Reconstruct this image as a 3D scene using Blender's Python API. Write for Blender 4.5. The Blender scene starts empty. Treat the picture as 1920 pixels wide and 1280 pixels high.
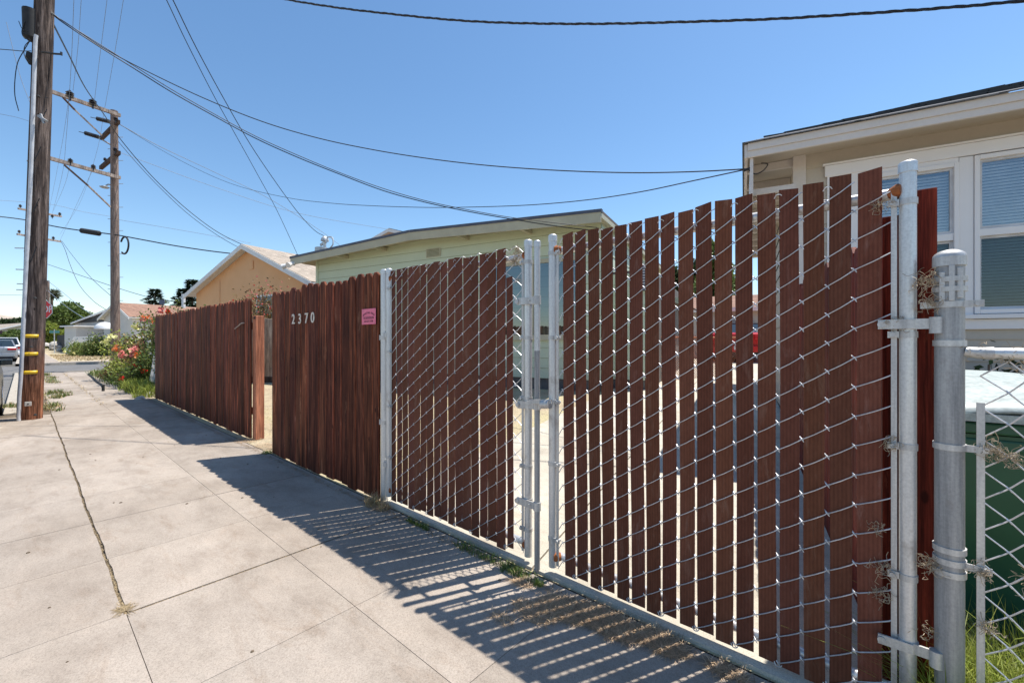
import bpy, math, random
from mathutils import Vector, Matrix
R = math.radians
random.seed(7)
scn = bpy.context.scene
COL = scn.collection

# ------------------------------------------------------------------ camera
CAMH, FPX, YAW = 1.25, 800.0, R(41.16)
cd = bpy.data.cameras.new('camera'); cam = bpy.data.objects.new('camera', cd); COL.objects.link(cam)
cd.sensor_width = 36; cd.lens = 15.0; cd.clip_end = 3000; cd.clip_start = 0.05
cam.location = (0, 0, CAMH); cam.rotation_euler = (R(90), 0, YAW)
scn.camera = cam
# ------------------------------------------------------------------ sky + sun
SUN_EL, SUN_DX, SUN_DY = R(68.5), 0.41, 0.91      # sun stands behind the fence, up right
world = bpy.data.worlds.new('World'); scn.world = world; world.use_nodes = True
wn = world.node_tree; bg = wn.nodes['Background']
sky = wn.nodes.new('ShaderNodeTexSky'); sky.sky_type = 'NISHITA'; sky.sun_disc = False
sky.sun_elevation = SUN_EL; sky.sun_rotation = math.atan2(SUN_DX, SUN_DY)
sky.air_density = 1.0; sky.dust_density = 0.25; sky.ozone_density = 1.6; sky.altitude = 10
hs = wn.nodes.new('ShaderNodeHueSaturation'); hs.inputs['Saturation'].default_value = 1.14; hs.inputs['Hue'].default_value = .4965; hs.inputs['Value'].default_value = 1.08
wn.links.new(sky.outputs[0], hs.inputs['Color']); wn.links.new(hs.outputs[0], bg.inputs[0]); bg.inputs[1].default_value = 0.105
sl = bpy.data.lights.new('sun', 'SUN'); sl.energy = 4.0; sl.angle = R(0.5); sl.color = (1, .955, .88)
so = bpy.data.objects.new('sun', sl); COL.objects.link(so)
sdir = Vector((SUN_DX*math.cos(SUN_EL), SUN_DY*math.cos(SUN_EL), math.sin(SUN_EL))).normalized()
so.rotation_euler = sdir.to_track_quat('Z', 'Y').to_euler(); so.location = (0, 0, 30)
scn.view_settings.view_transform = 'Standard'; scn.view_settings.look = 'None'
scn.view_settings.exposure = 0.72; scn.view_settings.gamma = 1
scn.cycles.max_bounces = 6; scn.cycles.transparent_max_bounces = 12

# ------------------------------------------------------------------ surveying: direction seen from the tripod + distance -> place
def at(px, py, Y):
    X = (px-960)/FPX*Y
    return Vector((X*math.cos(YAW)-Y*math.sin(YAW), X*math.sin(YAW)+Y*math.cos(YAW), CAMH+(640-py)*Y/FPX))
HA = Vector((math.cos(R(12.66)), math.sin(R(12.66)), 0)); HB = Vector((-HA.y, HA.x, 0))   # the houses stand 12.7 deg off the fence

# ------------------------------------------------------------------ materials
MATS = {}
def newmat(name):
    m = bpy.data.materials.new(name); m.use_nodes = True; MATS[name] = m
    return m, m.node_tree.nodes, m.node_tree.links, m.node_tree.nodes['Principled BSDF']
def ramp(n, fac, stops, l):
    r = n.new('ShaderNodeValToRGB'); e = r.color_ramp.elements
    while len(e) < len(stops): e.new(.5)
    for el, (p, c) in zip(e, stops):
        el.position = p; el.color = (*c, 1) if len(c) == 3 else c
    l.new(fac, r.inputs[0]); return r
def noise(n, l, scale, detail=4, rough=.55, stretch=(1, 1, 1), coord='Object', dist=0):
    tc = n.new('ShaderNodeTexCoord'); mp = n.new('ShaderNodeMapping'); mp.inputs['Scale'].default_value = stretch
    l.new(tc.outputs[coord], mp.inputs[0])
    t = n.new('ShaderNodeTexNoise'); t.inputs['Scale'].default_value = scale; t.inputs['Detail'].default_value = detail
    t.inputs['Roughness'].default_value = rough; t.inputs['Distortion'].default_value = dist
    l.new(mp.outputs[0], t.inputs['Vector']); return t
def mix(n, l, a, b, f, mode='MIX'):
    m = n.new('ShaderNodeMix'); m.data_type = 'RGBA'; m.blend_type = mode
    for s, v in ((m.inputs[0], f), (m.inputs[6], a), (m.inputs[7], b)):
        if hasattr(v, 'default_value') or hasattr(v, 'is_linked'): l.new(v, s)
        elif isinstance(v, (int, float)): s.default_value = v
        else: s.default_value = (*v, 1)
    return m.outputs[2]
def tinted(n, l, col):
    a = n.new('ShaderNodeAttribute'); a.attribute_name = 'tint'
    return mix(n, l, col, a.outputs['Color'], 1.0, 'MULTIPLY')
def bump(n, l, b, h, strength=.3, dist=.01):
    bp = n.new('ShaderNodeBump'); bp.inputs['Strength'].default_value = strength; bp.inputs['Distance'].default_value = dist
    l.new(h, bp.inputs['Height']); l.new(bp.outputs[0], b.inputs['Normal'])
def simple(name, c1, c2=None, scale=8, rough=.7, metal=0, stretch=(1, 1, 1), bmp=.15, bd=.01, tint=False, lo=.35, hi=.65, spec=.5, detail=5, fine=0, famt=1.0):
    m, n, l, b = newmat(name)
    c2 = c2 or tuple(x*.8 for x in c1)
    t = noise(n, l, scale, detail, .6, stretch)
    c = ramp(n, t.outputs['Fac'], [(lo, c2), (hi, c1)], l).outputs[0]
    if fine:
        t2 = noise(n, l, fine, 3, .7, stretch)
        c = mix(n, l, c, ramp(n, t2.outputs['Fac'], [(.3, (.7, .7, .7)), (.7, (1.15, 1.15, 1.15))], l).outputs[0], famt, 'MULTIPLY')
    if tint: c = tinted(n, l, c)
    l.new(c, b.inputs['Base Color']); b.inputs['Roughness'].default_value = rough; b.inputs['Metallic'].default_value = metal
    b.inputs['Specular IOR Level'].default_value = spec
    if bmp: bump(n, l, b, t.outputs['Fac'], bmp, bd)
    return m

def mat_concrete(name, a, b_, c):
    m, n, l, b = newmat(name)
    big = noise(n, l, .55, 6, .62, (1, 1.3, 1)); mid = noise(n, l, 5, 7, .7, (.6, 1, 1)); fine = noise(n, l, 160, 3, .75); agg = noise(n, l, 420, 2, .6)
    col = ramp(n, big.outputs['Fac'], [(.32, a), (.5, b_), (.68, c)], l).outputs[0]
    col = mix(n, l, col, ramp(n, mid.outputs['Fac'], [(.25, (.74, .72, .70)), (.5, (.97, .97, .96)), (.78, (1.12, 1.1, 1.08))], l).outputs[0], 1.0, 'MULTIPLY')
    col = mix(n, l, col, ramp(n, fine.outputs['Fac'], [(.3, (.52, .5, .48)), (.5, (1, 1, 1)), (.72, (1.3, 1.28, 1.25))], l).outputs[0], .62, 'MULTIPLY')
    col = mix(n, l, col, ramp(n, agg.outputs['Fac'], [(.33, (.5, .47, .45)), (.42, (1, 1, 1))], l).outputs[0], .55, 'MULTIPLY')
    # drips, gum and pale spill marks
    v = n.new('ShaderNodeTexVoronoi'); v.inputs['Scale'].default_value = 1.7; tc = n.new('ShaderNodeTexCoord')
    wob = noise(n, l, 9, 3); ad = n.new('ShaderNodeVectorMath'); ad.operation = 'MULTIPLY_ADD'; ad.inputs[1].default_value = (.06, .06, 0)
    l.new(wob.outputs['Color'], ad.inputs[0]); l.new(tc.outputs['Object'], ad.inputs[2]); l.new(ad.outputs[0], v.inputs['Vector'])
    col = mix(n, l, (.12, .10, .085), col, ramp(n, v.outputs['Distance'], [(.022, (.25, .25, .25)), (.036, (1, 1, 1))], l).outputs[0])
    st = noise(n, l, 1.3, 5, .7, (1, 2.2, 1)); col = mix(n, l, col, (.62, .59, .54), ramp(n, st.outputs['Fac'], [(.66, (0, 0, 0)), (.78, (.5, .5, .5))], l).outputs[0])
    s2 = noise(n, l, 2.1, 6, .75, (.8, 2.6, 1), dist=.6); col = mix(n, l, col, (.70, .62, .55), ramp(n, s2.outputs['Fac'], [(.3, (.55, .55, .55)), (.46, (0, 0, 0))], l).outputs[0], 'MULTIPLY')
    v2 = n.new('ShaderNodeTexVoronoi'); v2.inputs['Scale'].default_value = 2.6; v2.inputs['Randomness'].default_value = 1; l.new(ad.outputs[0], v2.inputs['Vector'])
    col = mix(n, l, (.66, .64, .60), col, ramp(n, v2.outputs['Distance'], [(.014, (.35, .35, .35)), (.03, (1, 1, 1))], l).outputs[0])
    sc = noise(n, l, 24, 5, .8, (.25, 1.4, 1)); col = mix(n, l, col, (.16, .13, .11), ramp(n, sc.outputs['Fac'], [(.68, (0, 0, 0)), (.78, (.4, .4, .4))], l).outputs[0])
    l.new(tinted(n, l, col), b.inputs['Base Color']); b.inputs['Roughness'].default_value = .88; b.inputs['Specular IOR Level'].default_value = .25
    bump(n, l, b, mix(n, l, fine.outputs['Fac'], agg.outputs['Fac'], .5), .5, .003)
    return m
mat_concrete('concrete', (.300, .249, .204), (.385, .327, .275), (.45, .388, .333))
mat_concrete('drive_concrete', (.5, .45, .37), (.58, .53, .44), (.64, .58, .5))
simple('kerb_concrete', (.5, .44, .36), (.38, .33, .27), 6, .9, bmp=.3, fine=60)
simple('asphalt', (.19, .18, .17), (.13, .125, .12), 1.2, .92, bmp=.4, bd=.004, fine=200)
simple('soil', (.42, .33, .22), (.25, .19, .12), 2.5, .95, bmp=.8, bd=.03, fine=50)
simple('joint_soil', (.20, .15, .10), (.10, .075, .05), 14, .95, bmp=.8, fine=80)

def mat_yard():
    m, n, l, b = newmat('dry_yard')
    t = noise(n, l, .9, 6, .65); f = noise(n, l, 38, 5, .75); g = noise(n, l, 7, 5, .7)
    c = ramp(n, t.outputs['Fac'], [(.3, (.40, .30, .21)), (.5, (.52, .43, .29)), (.68, (.55, .49, .27))], l).outputs[0]
    c = mix(n, l, c, ramp(n, f.outputs['Fac'], [(.28, (.5, .46, .4)), (.5, (1, 1, 1)), (.7, (1.25, 1.2, 1.05))], l).outputs[0], 1.0, 'MULTIPLY')
    c = mix(n, l, c, (.25, .19, .13), ramp(n, g.outputs['Fac'], [(.55, (0, 0, 0)), (.75, (.7, .7, .7))], l).outputs[0])
    l.new(c, b.inputs['Base Color']); b.inputs['Roughness'].default_value = .95; bump(n, l, b, f.outputs['Fac'], .8, .03)
mat_yard()

def mat_fencewood(name, a, b_, c, pale, paleamt=.5, rough=.6):
    """vertically grained, weather-streaked boards; per-board tint"""
    m, n, l, b = newmat(name)
    gr = noise(n, l, 26, 8, .72, (1, 1, .045), dist=.4); gr2 = noise(n, l, 110, 4, .7, (1, 1, .03)); bl = noise(n, l, 3.2, 5, .6, (1.6, 1.6, .5))
    sc = noise(n, l, 7, 6, .75, (2.2, 2.2, .35))
    col = ramp(n, gr.outputs['Fac'], [(.36, a), (.5, b_), (.64, c)], l).outputs[0]
    col = mix(n, l, col, ramp(n, gr2.outputs['Fac'], [(.36, (.45, .43, .43)), (.52, (1, 1, 1)), (.66, (1.7, 1.6, 1.5))], l).outputs[0], .9, 'MULTIPLY')
    col = mix(n, l, col, ramp(n, bl.outputs['Fac'], [(.3, (.62, .6, .62)), (.6, (1.15, 1.1, 1.1))], l).outputs[0], .9, 'MULTIPLY')
    col = mix(n, l, col, pale, ramp(n, sc.outputs['Fac'], [(.6, (0, 0, 0)), (.72, (paleamt,)*3)], l).outputs[0])
    vk = n.new('ShaderNodeTexVoronoi'); vk.inputs['Scale'].default_value = 3.1; tk = n.new('ShaderNodeTexCoord'); mk = n.new('ShaderNodeMapping'); mk.inputs['Scale'].default_value = (2.2, 2.2, 1)
    l.new(tk.outputs['Object'], mk.inputs[0]); l.new(mk.outputs[0], vk.inputs['Vector'])
    col = mix(n, l, tuple(x*.35 for x in a), col, ramp(n, vk.outputs['Distance'], [(.05, (.15, .15, .15)), (.085, (1, 1, 1))], l).outputs[0])
    l.new(tinted(n, l, col), b.inputs['Base Color']); b.inputs['Roughness'].default_value = rough; b.inputs['Specular IOR Level'].default_value = .12
    bump(n, l, b, mix(n, l, gr.outputs['Fac'], gr2.outputs['Fac'], .5), .55, .004)
mat_fencewood('stained_wood', (.045, .012, .007), (.125, .037, .019), (.26, .084, .042), (.42, .20, .12), .6, .7)
mat_fencewood('red_wood', (.085, .012, .007), (.135, .020, .011), (.19, .032, .017), (.45, .12, .06), .35)
mat_fencewood('post_wood', (.36, .135, .075), (.46, .19, .11), (.55, .24, .14), (.60, .36, .25), .4)
mat_fencewood('grey_wood', (.22, .155, .11), (.33, .25, .19), (.42, .34, .27), (.5, .43, .36), .5)
mat_fencewood('pole_wood', (.030, .024, .022), (.105, .082, .071), (.24, .195, .17), (.42, .34, .29), .5, .85)
def pole_base_colour():      # creosote-brown butt, grey above
    m = MATS['pole_wood']; n, l = m.node_tree.nodes, m.node_tree.links; b = n['Principled BSDF']; src = b.inputs['Base Color'].links[0].from_socket
    g = n.new('ShaderNodeNewGeometry'); sp = n.new('ShaderNodeSeparateXYZ'); l.new(g.outputs['Position'], sp.inputs[0])
    w = noise(n, l, 6, 4, .7, (1, 1, .4)); a = n.new('ShaderNodeMath'); a.operation = 'MULTIPLY_ADD'; a.inputs[1].default_value = -1.2; l.new(w.outputs['Fac'], a.inputs[0]); l.new(sp.outputs[2], a.inputs[2])
    f = ramp(n, a.outputs[0], [(.0, (1.75, 1.0, .66)), (.75, (1, 1, 1))], l)
    l.new(mix(n, l, src, f.outputs[0], 1.0, 'MULTIPLY'), b.inputs['Base Color'])
pole_base_colour()
mat_fencewood('far_pole_wood', (.15, .11, .09), (.24, .185, .155), (.33, .27, .23), (.42, .36, .32), .3, .85)
mat_fencewood('arm_wood', (.26, .21, .17), (.38, .32, .27), (.48, .42, .37), (.55, .5, .45), .3, .85)
mat_fencewood('dark_arm_wood', (.05, .032, .025), (.09, .06, .045), (.13, .09, .07), (.2, .14, .11), .2, .85)

def mat_slat():
    m, n, l, b = newmat('brown_slat')
    tc = n.new('ShaderNodeTexCoord'); w = n.new('ShaderNodeTexWave'); w.wave_type = 'BANDS'; w.bands_direction = 'X'
    w.inputs['Scale'].default_value = 9; w.inputs['Distortion'].default_value = .4; w.inputs['Detail'].default_value = 1
    mp = n.new('ShaderNodeMapping'); mp.inputs['Scale'].default_value = (3, 1, .02); l.new(tc.outputs['Object'], mp.inputs[0]); l.new(mp.outputs[0], w.inputs[0])
    t = noise(n, l, 5, 6, .7, (1.5, 1, .4)); d = noise(n, l, 70, 4, .7, (1, 1, .5)); sp = noise(n, l, 34, 3, .8)
    c = ramp(n, t.outputs['Fac'], [(.3, (.122, .042, .024)), (.7, (.170, .063, .038))], l).outputs[0]
    c = mix(n, l, c, ramp(n, w.outputs['Fac'], [(0, (.86, .86, .86)), (1, (1.08, 1.08, 1.08))], l).outputs[0], 1.0, 'MULTIPLY')
    c = mix(n, l, c, ramp(n, d.outputs['Fac'], [(.3, (.86, .86, .86)), (.7, (1.1, 1.1, 1.1))], l).outputs[0], 1.0, 'MULTIPLY')
    du = noise(n, l, 22, 6, .75, (1, 1, .22), dist=.5); c = mix(n, l, c, (.26, .15, .11), ramp(n, du.outputs['Fac'], [(.55, (0, 0, 0)), (.75, (.6, .6, .6))], l).outputs[0])
    c = mix(n, l, c, (.36, .27, .21), ramp(n, sp.outputs['Fac'], [(.72, (0, 0, 0)), (.79, (.55, .55, .55))], l).outputs[0])
    l.new(tinted(n, l, c), b.inputs['Base Color']); b.inputs['Roughness'].default_value = .6; b.inputs['Specular IOR Level'].default_value = .10
    bump(n, l, b, w.outputs['Fac'], .35, .0012)
mat_slat()

def mat_galv(name, c1, c2, rough=.42, metal=.75, spots=.6, streak=True):
    m, n, l, b = newmat(name)
    t = noise(n, l, 14, 6, .7, (2.5, 2.5, .12) if streak else (1, 1, 1)); f = noise(n, l, 130, 4, .7); r = noise(n, l, 5, 5, .75, (1, 1, .6))
    c = ramp(n, t.outputs['Fac'], [(.3, c2), (.65, c1)], l).outputs[0]
    c = mix(n, l, c, ramp(n, f.outputs['Fac'], [(.3, (.85, .85, .85)), (.6, (1.05, 1.05, 1.05))], l).outputs[0], 1.0, 'MULTIPLY')
    c = mix(n, l, c, (.22, .18, .15), ramp(n, r.outputs['Fac'], [(.57, (0, 0, 0)), (.70, (spots,)*3)], l).outputs[0])
    l.new(c, b.inputs['Base Color']); b.inputs['Metallic'].default_value = metal
    rr = ramp(n, t.outputs['Fac'], [(.3, (rough+.15,)*3), (.7, (rough-.08,)*3)], l); l.new(rr.outputs[0], b.inputs['Roughness'])
    bump(n, l, b, f.outputs['Fac'], .12, .001)
mat_galv('galvanised', (.70, .70, .69), (.54, .54, .54), .4, .55)
mat_galv('dull_galvanised', (.42, .42, .42), (.22, .22, .225), .55, .5)
mat_galv('band_metal', (.62, .61, .59), (.42, .41, .40), .5, .5)
mat_galv('wire_metal', (.68, .68, .70), (.46, .46, .47), .42, .6, .25, False)
simple('rust', (.42, .13, .035), (.16, .05, .02), 30, .9, bmp=.6)
simple('hardware_grey', (.42, .42, .43), (.3, .3, .3), 20, .55, .4)
simple('pvc_grey', (.62, .63, .66), (.48, .48, .5), 9, .5, bmp=.05)
simple('black_rubber', (.025, .025, .027), (.015, .015, .016), 20, .75)
simple('cable_black', (.02, .02, .024), (.012, .012, .014), 20, .55)
simple('cable_faint', (.22, .27, .34), (.18, .22, .3), 20, .6)
simple('porcelain_dark', (.05, .045, .05), (.03, .03, .03), 20, .25)
simple('yellow_marker', (.85, .56, .03), (.75, .45, .02), 30, .45)
simple('stop_red', (.78, .02, .03), (.7, .015, .02), 3, .45)
simple('white_paint', (.80, .79, .77), (.70, .68, .66), 6, .55, fine=60, famt=.15)
simple('trim_paint', (.66, .61, .57), (.63, .58, .54), 1.5, .5, bmp=.05, fine=30, famt=.15)
simple('window_frame', (.80, .78, .78), (.77, .75, .75), 2, .4, bmp=.03)
simple('blind_white', (.80, .80, .78), None, 5, .6)
simple('green_gable_trim', (.50, .47, .34), (.43, .40, .29), 3, .6, bmp=.05)
simple('green_house_dark', (.20, .22, .11), None, 3, .7)
simple('drip_edge', (.09, .10, .14), (.06, .07, .10), 5, .5)
simple('pink_sign', (.85, .18, .28), (.75, .14, .23), 25, .5)
simple('sign_ink', (.16, .02, .06), None, 20, .6)
simple('numeral_white', (.78, .72, .64), (.6, .52, .42), 30, .5)
simple('bin_green', (.025, .12, .065), (.018, .09, .05), 3, .42, bmp=.05)
simple('bin_lid', (.48, .54, .52), (.38, .44, .42), 5, .5, bmp=.08, fine=40)
simple('bark', (.17, .12, .08), (.09, .065, .045), 8, .9, stretch=(3, 3, .5), bmp=.8)
simple('hill_grass', (.46, .37, .30), (.28, .26, .2), .02, .95, bmp=0)
simple('fence_black', (.035, .030, .032), (.02, .02, .02), 6, .8)
simple('pale_stone', (.6, .56, .5), (.42, .38, .34), 9, .9, bmp=.5)
simple('lamp_metal', (.55, .57, .58), None, 9, .5, .3)
simple('car_silver', (.38, .40, .43), (.34, .36, .39), 2, .28, .6, bmp=0)
simple('car_white', (.78, .78, .78), (.74, .74, .74), 2, .3, bmp=0)
simple('car_dark', (.03, .045, .055), (.025, .035, .045), 2, .22, .3, bmp=0)
simple('car_red', (.55, .02, .02), (.45, .015, .015), 2, .25, bmp=0)
simple('chrome', (.8, .8, .8), None, 5, .15, 1, bmp=0)
simple('tail_red', (.55, .01, .02), None, 5, .2, bmp=0)
simple('plate_white', (.7, .7, .72), None, 5, .4, bmp=0)
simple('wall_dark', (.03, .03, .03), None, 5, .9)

def mat_siding(name, c, board, dark=.45, rough=.6, vary=.06):
    """painted lap boards: the joints are modelled, this only mottles the paint"""
    return simple(name, c, tuple(x*(1-vary) for x in c), 1.2, rough, bmp=.02, fine=24, tint=True, famt=.12)
mat_siding('beige_paint', (.52, .465, .39), .2)
mat_siding('mint_paint', (.59, .66, .49), .2)
mat_siding('cream_paint', (.70, .64, .48), .2)
mat_siding('pale_paint', (.60, .58, .55), .2)
simple('peach_stucco', (.80, .46, .24), (.75, .42, .215), 1.0, .9, bmp=.3, bd=.01, fine=55, famt=.4)
simple('wall_greyed', (.44, .42, .40), (.40, .38, .36), 2, .8, bmp=.05)
simple('foundation', (.16, .15, .14), (.10, .095, .09), 5, .9, bmp=.3)

def mat_shingle(name, cs, scale=1.0):
    m, n, l, b = newmat(name)
    tc = n.new('ShaderNodeTexCoord'); br = n.new('ShaderNodeTexBrick'); mp = n.new('ShaderNodeMapping')
    br.inputs['Scale'].default_value = 3.2*scale; br.inputs['Mortar Size'].default_value = .012; br.inputs['Bias'].default_value = -.1
    br.inputs['Brick Width'].default_value = .8; br.inputs['Row Height'].default_value = .42
    br.inputs['Color1'].default_value = (*cs[0], 1); br.inputs['Color2'].default_value = (*cs[1], 1); br.inputs['Mortar'].default_value = (*cs[2], 1)
    l.new(tc.outputs['UV'], mp.inputs[0]); l.new(mp.outputs[0], br.inputs['Vector'])
    f = noise(n, l, 90, 3, .8); t = noise(n, l, 3, 5, .7)
    c = mix(n, l, br.outputs['Color'], ramp(n, f.outputs['Fac'], [(.3, (.7, .7, .7)), (.7, (1.3, 1.3, 1.3))], l).outputs[0], 1.0, 'MULTIPLY')
    c = mix(n, l, c, ramp(n, t.outputs['Fac'], [(.3, (.75, .75, .75)), (.7, (1.2, 1.2, 1.2))], l).outputs[0], 1.0, 'MULTIPLY')
    l.new(c, b.inputs['Base Color']); b.inputs['Roughness'].default_value = .95; bump(n, l, b, br.outputs['Fac'], -.6, .01)
mat_shingle('shingle_grey', ((.20, .19, .19), (.13, .125, .125), (.05, .05, .05)))
mat_shingle('shingle_tan', ((.42, .35, .28), (.30, .25, .20), (.14, .11, .09)))
mat_shingle('shingle_brown', ((.33, .19, .13), (.25, .14, .10), (.12, .07, .05)))

def mat_leaf(name, c, spread=.5, trans=.25, rough=.55):
    m, n, l, b = newmat(name)
    t = noise(n, l, 3, 3)
    col = tinted(n, l, ramp(n, t.outputs['Fac'], [(.3, tuple(x*(1-spread*.5) for x in c)), (.7, c)], l).outputs[0])
    l.new(col, b.inputs['Base Color']); b.inputs['Roughness'].default_value = rough; b.inputs['Specular IOR Level'].default_value = .3
    tr = n.new('ShaderNodeBsdfTranslucent'); l.new(col, tr.inputs[0]); ms = n.new('ShaderNodeMixShader'); ms.inputs[0].default_value = trans
    out = n['Material Output']; l.new(b.outputs[0], ms.inputs[1]); l.new(tr.outputs[0], ms.inputs[2]); l.new(ms.outputs[0], out.inputs[0])
mat_leaf('leaf_green', (.15, .21, .055)); mat_leaf('leaf_lime', (.30, .36, .07)); mat_leaf('leaf_dark', (.05, .08, .03))
mat_leaf('leaf_conifer', (.035, .055, .03)); mat_leaf('leaf_plum', (.07, .04, .06)); mat_leaf('leaf_bronze', (.24, .17, .07))
mat_leaf('leaf_palm', (.09, .10, .05)); mat_leaf('straw', (.50, .38, .22), .4, .2); mat_leaf('dead_brown', (.42, .30, .19), .5, .15)
mat_leaf('petal_red', (.75, .03, .02), .1, .3); mat_leaf('petal_pink', (.85, .30, .26), .1, .3); mat_leaf('petal_orange', (.9, .33, .12), .1, .3)
mat_leaf('petal_yellow', (.85, .80, .38), .1, .3); mat_leaf('fluff', (.48, .38, .26), .3, .2)

def mat_glass(name, tint=(.75, .85, .9), refl=.25):
    m, n, l, b = newmat(name)
    n.remove(b); out = n['Material Output']
    g = n.new('ShaderNodeBsdfGlossy'); g.inputs['Roughness'].default_value = .02; g.inputs[0].default_value = (.9, .95, 1, 1)
    t = n.new('ShaderNodeBsdfTransparent'); t.inputs[0].default_value = (*tint, 1)
    fr = n.new('ShaderNodeFresnel'); fr.inputs[0].default_value = 1.5
    wv = noise(n, l, 1.2, 2); bp = n.new('ShaderNodeBump'); bp.inputs['Strength'].default_value = .02; l.new(wv.outputs['Fac'], bp.inputs['Height'])
    l.new(bp.outputs[0], g.inputs['Normal'])
    a = n.new('ShaderNodeMath'); a.operation = 'ADD'; a.use_clamp = True; a.inputs[1].default_value = refl; l.new(fr.outputs[0], a.inputs[0])
    ms = n.new('ShaderNodeMixShader'); l.new(a.outputs[0], ms.inputs[0]); l.new(t.outputs[0], ms.inputs[1]); l.new(g.outputs[0], ms.inputs[2]); l.new(ms.outputs[0], out.inputs[0])
mat_glass('glass_lower', (.36, .45, .46), .03); mat_glass('glass', (.92, .95, .96), .20); mat_glass('glass_dark', (.35, .42, .45), .12)
m, n, l, b = newmat('glass_car'); b.inputs['Base Color'].default_value = (.02, .03, .035, 1); b.inputs['Roughness'].default_value = .06

# ------------------------------------------------------------------ mesh builder
class MB:
    def __init__(s, xf=None): s.v = []; s.f = []; s.t = []; s.m = []; s.uv = []; s.xf = xf
    def add(s, vs, fs, tint=1.0, mi=0, uvs=None):
        o = len(s.v)
        s.v += [(s.xf @ Vector(v)) if s.xf else Vector(v) for v in vs]
        if not isinstance(tint, tuple): tint = (tint,)*3
        for k, f in enumerate(fs):
            s.f.append([i+o for i in f]); s.t.append(tint); s.m.append(mi); s.uv.append(uvs[k] if uvs else None)
    def box(s, c, d, tint=1.0, rz=0, ax=None, mi=0):
        """c centre, d full sizes; ax = (x-axis, y-axis, z-axis)"""
        hx, hy, hz = d[0]/2, d[1]/2, d[2]/2
        if ax is None:
            ax = (Vector((math.cos(rz), math.sin(rz), 0)), Vector((-math.sin(rz), math.cos(rz), 0)), Vector((0, 0, 1)))
        c = Vector(c)
        vs = [c+ax[0]*(i*hx)+ax[1]*(j*hy)+ax[2]*(k*hz) for k in (-1, 1) for j in (-1, 1) for i in (-1, 1)]
        s.add(vs, [(0, 2, 3, 1), (4, 5, 7, 6), (0, 1, 5, 4), (2, 6, 7, 3), (0, 4, 6, 2), (1, 3, 7, 5)], tint, mi)
    def beam(s, a, b, w, h, tint=1.0, up=(0, 0, 1), mi=0):
        a, b = Vector(a), Vector(b); z = (b-a); L = z.length; z = z/L
        x = z.cross(Vector(up))
        if x.length < 1e-4: x = Vector((1, 0, 0))
        x.normalize(); y = x.cross(z)
        s.box((a+b)/2, (w, L, h), tint, ax=(x, z, y), mi=mi)
    def tube(s, pts, r, n=8, tint=1.0, cap=True, mi=0, rad=None):
        pts = [Vector(p) for p in pts]; k = len(pts); rings = []
        d0 = (pts[1]-pts[0]).normalized(); up = Vector((0, 0, 1)) if abs(d0.z) < .9 else Vector((1, 0, 0))
        x = d0.cross(up).normalized()
        for i, p in enumerate(pts):
            d = (pts[min(i+1, k-1)]-pts[max(i-1, 0)]).normalized()
            x = (x-d*x.dot(d)); x = x.normalized() if x.length > 1e-6 else d.orthogonal().normalized()
            y = d.cross(x); rr = rad[i] if rad else r
            rings.append([p+(x*math.cos(2*math.pi*j/n)+y*math.sin(2*math.pi*j/n))*rr for j in range(n)])
        vs = [v for ring in rings for v in ring]; fs = []
        for i in range(k-1):
            for j in range(n):
                fs.append((i*n+j, i*n+(j+1) % n, (i+1)*n+(j+1) % n, (i+1)*n+j))
        if cap: fs.append(tuple(range(n-1, -1, -1))); fs.append(tuple((k-1)*n+j for j in range(n)))
        s.add(vs, fs, tint, mi)
    def cyl(s, a, b, r0, r1=None, n=16, tint=1.0, mi=0):
        s.tube([a, b], r0, n, tint, True, mi, [r0, r0 if r1 is None else r1])
    def prism(s, poly, d, tint=1.0, mi=0):
        """poly: list of points, extruded by vector d"""
        k = len(poly); d = Vector(d); poly = [Vector(p) for p in poly]
        fs = [tuple(range(k-1, -1, -1)), tuple(range(k, 2*k))]+[(i, (i+1) % k, k+(i+1) % k, k+i) for i in range(k)]
        s.add(poly+[p+d for p in poly], fs, tint, mi)
    def quad(s, a, b, c, d, tint=1.0, mi=0, uv=None):
        s.add([a, b, c, d], [(0, 1, 2, 3)], tint, mi, [uv] if uv else None)
    def dome(s, c, r, h, n=16, k=5, tint=1.0, mi=0):
        c = Vector(c); pts = []; rr = []
        for i in range(k+1):
            a = i/k*math.pi/2; pts.append(c+Vector((0, 0, h*math.sin(a)))); rr.append(max(r*math.cos(a), 1e-4))
        s.tube(pts, r, n, tint, True, mi, rr)
    def ring(s, c, r, h, t=.004, n=20, tint=1.0, mi=0):
        c = Vector(c); z = Vector((0, 0, h/2))
        s.tube([c-z, c-z, c+z, c+z], r, n, tint, True, mi, [r*.9, r+t, r+t, r*.9])
    def leaf(s, p, d, nrm, L, W, tint=1.0, mi=0):
        d = d.normalized(); x = d.cross(nrm)
        x = x.normalized() if x.length > 1e-5 else d.orthogonal().normalized()
        s.add([p, p+d*L*.5+x*W*.5, p+d*L, p+d*L*.5-x*W*.5], [(0, 1, 2, 3)], tint, mi)
    def blade(s, p, d, L, W, droop=.4, tint=1.0, mi=0):
        """a bent grass blade"""
        d = Vector(d).normalized(); h = Vector((d.x, d.y, 0)); x = Vector((-d.y, d.x, 0))
        x = x.normalized() if x.length > 1e-4 else Vector((1, 0, 0))
        a = random.random()*6.3
        if h.length < .15: x = Vector((math.cos(a), math.sin(a), 0))
        q1 = p+d*L*.5; q2 = p+d*L*.95+Vector((d.x, d.y, -1))*L*droop*.35
        s.add([p-x*W/2, p+x*W/2, q1+x*W*.4, q1-x*W*.4, q2], [(0, 1, 2, 3), (3, 2, 4)], tint, mi)
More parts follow.
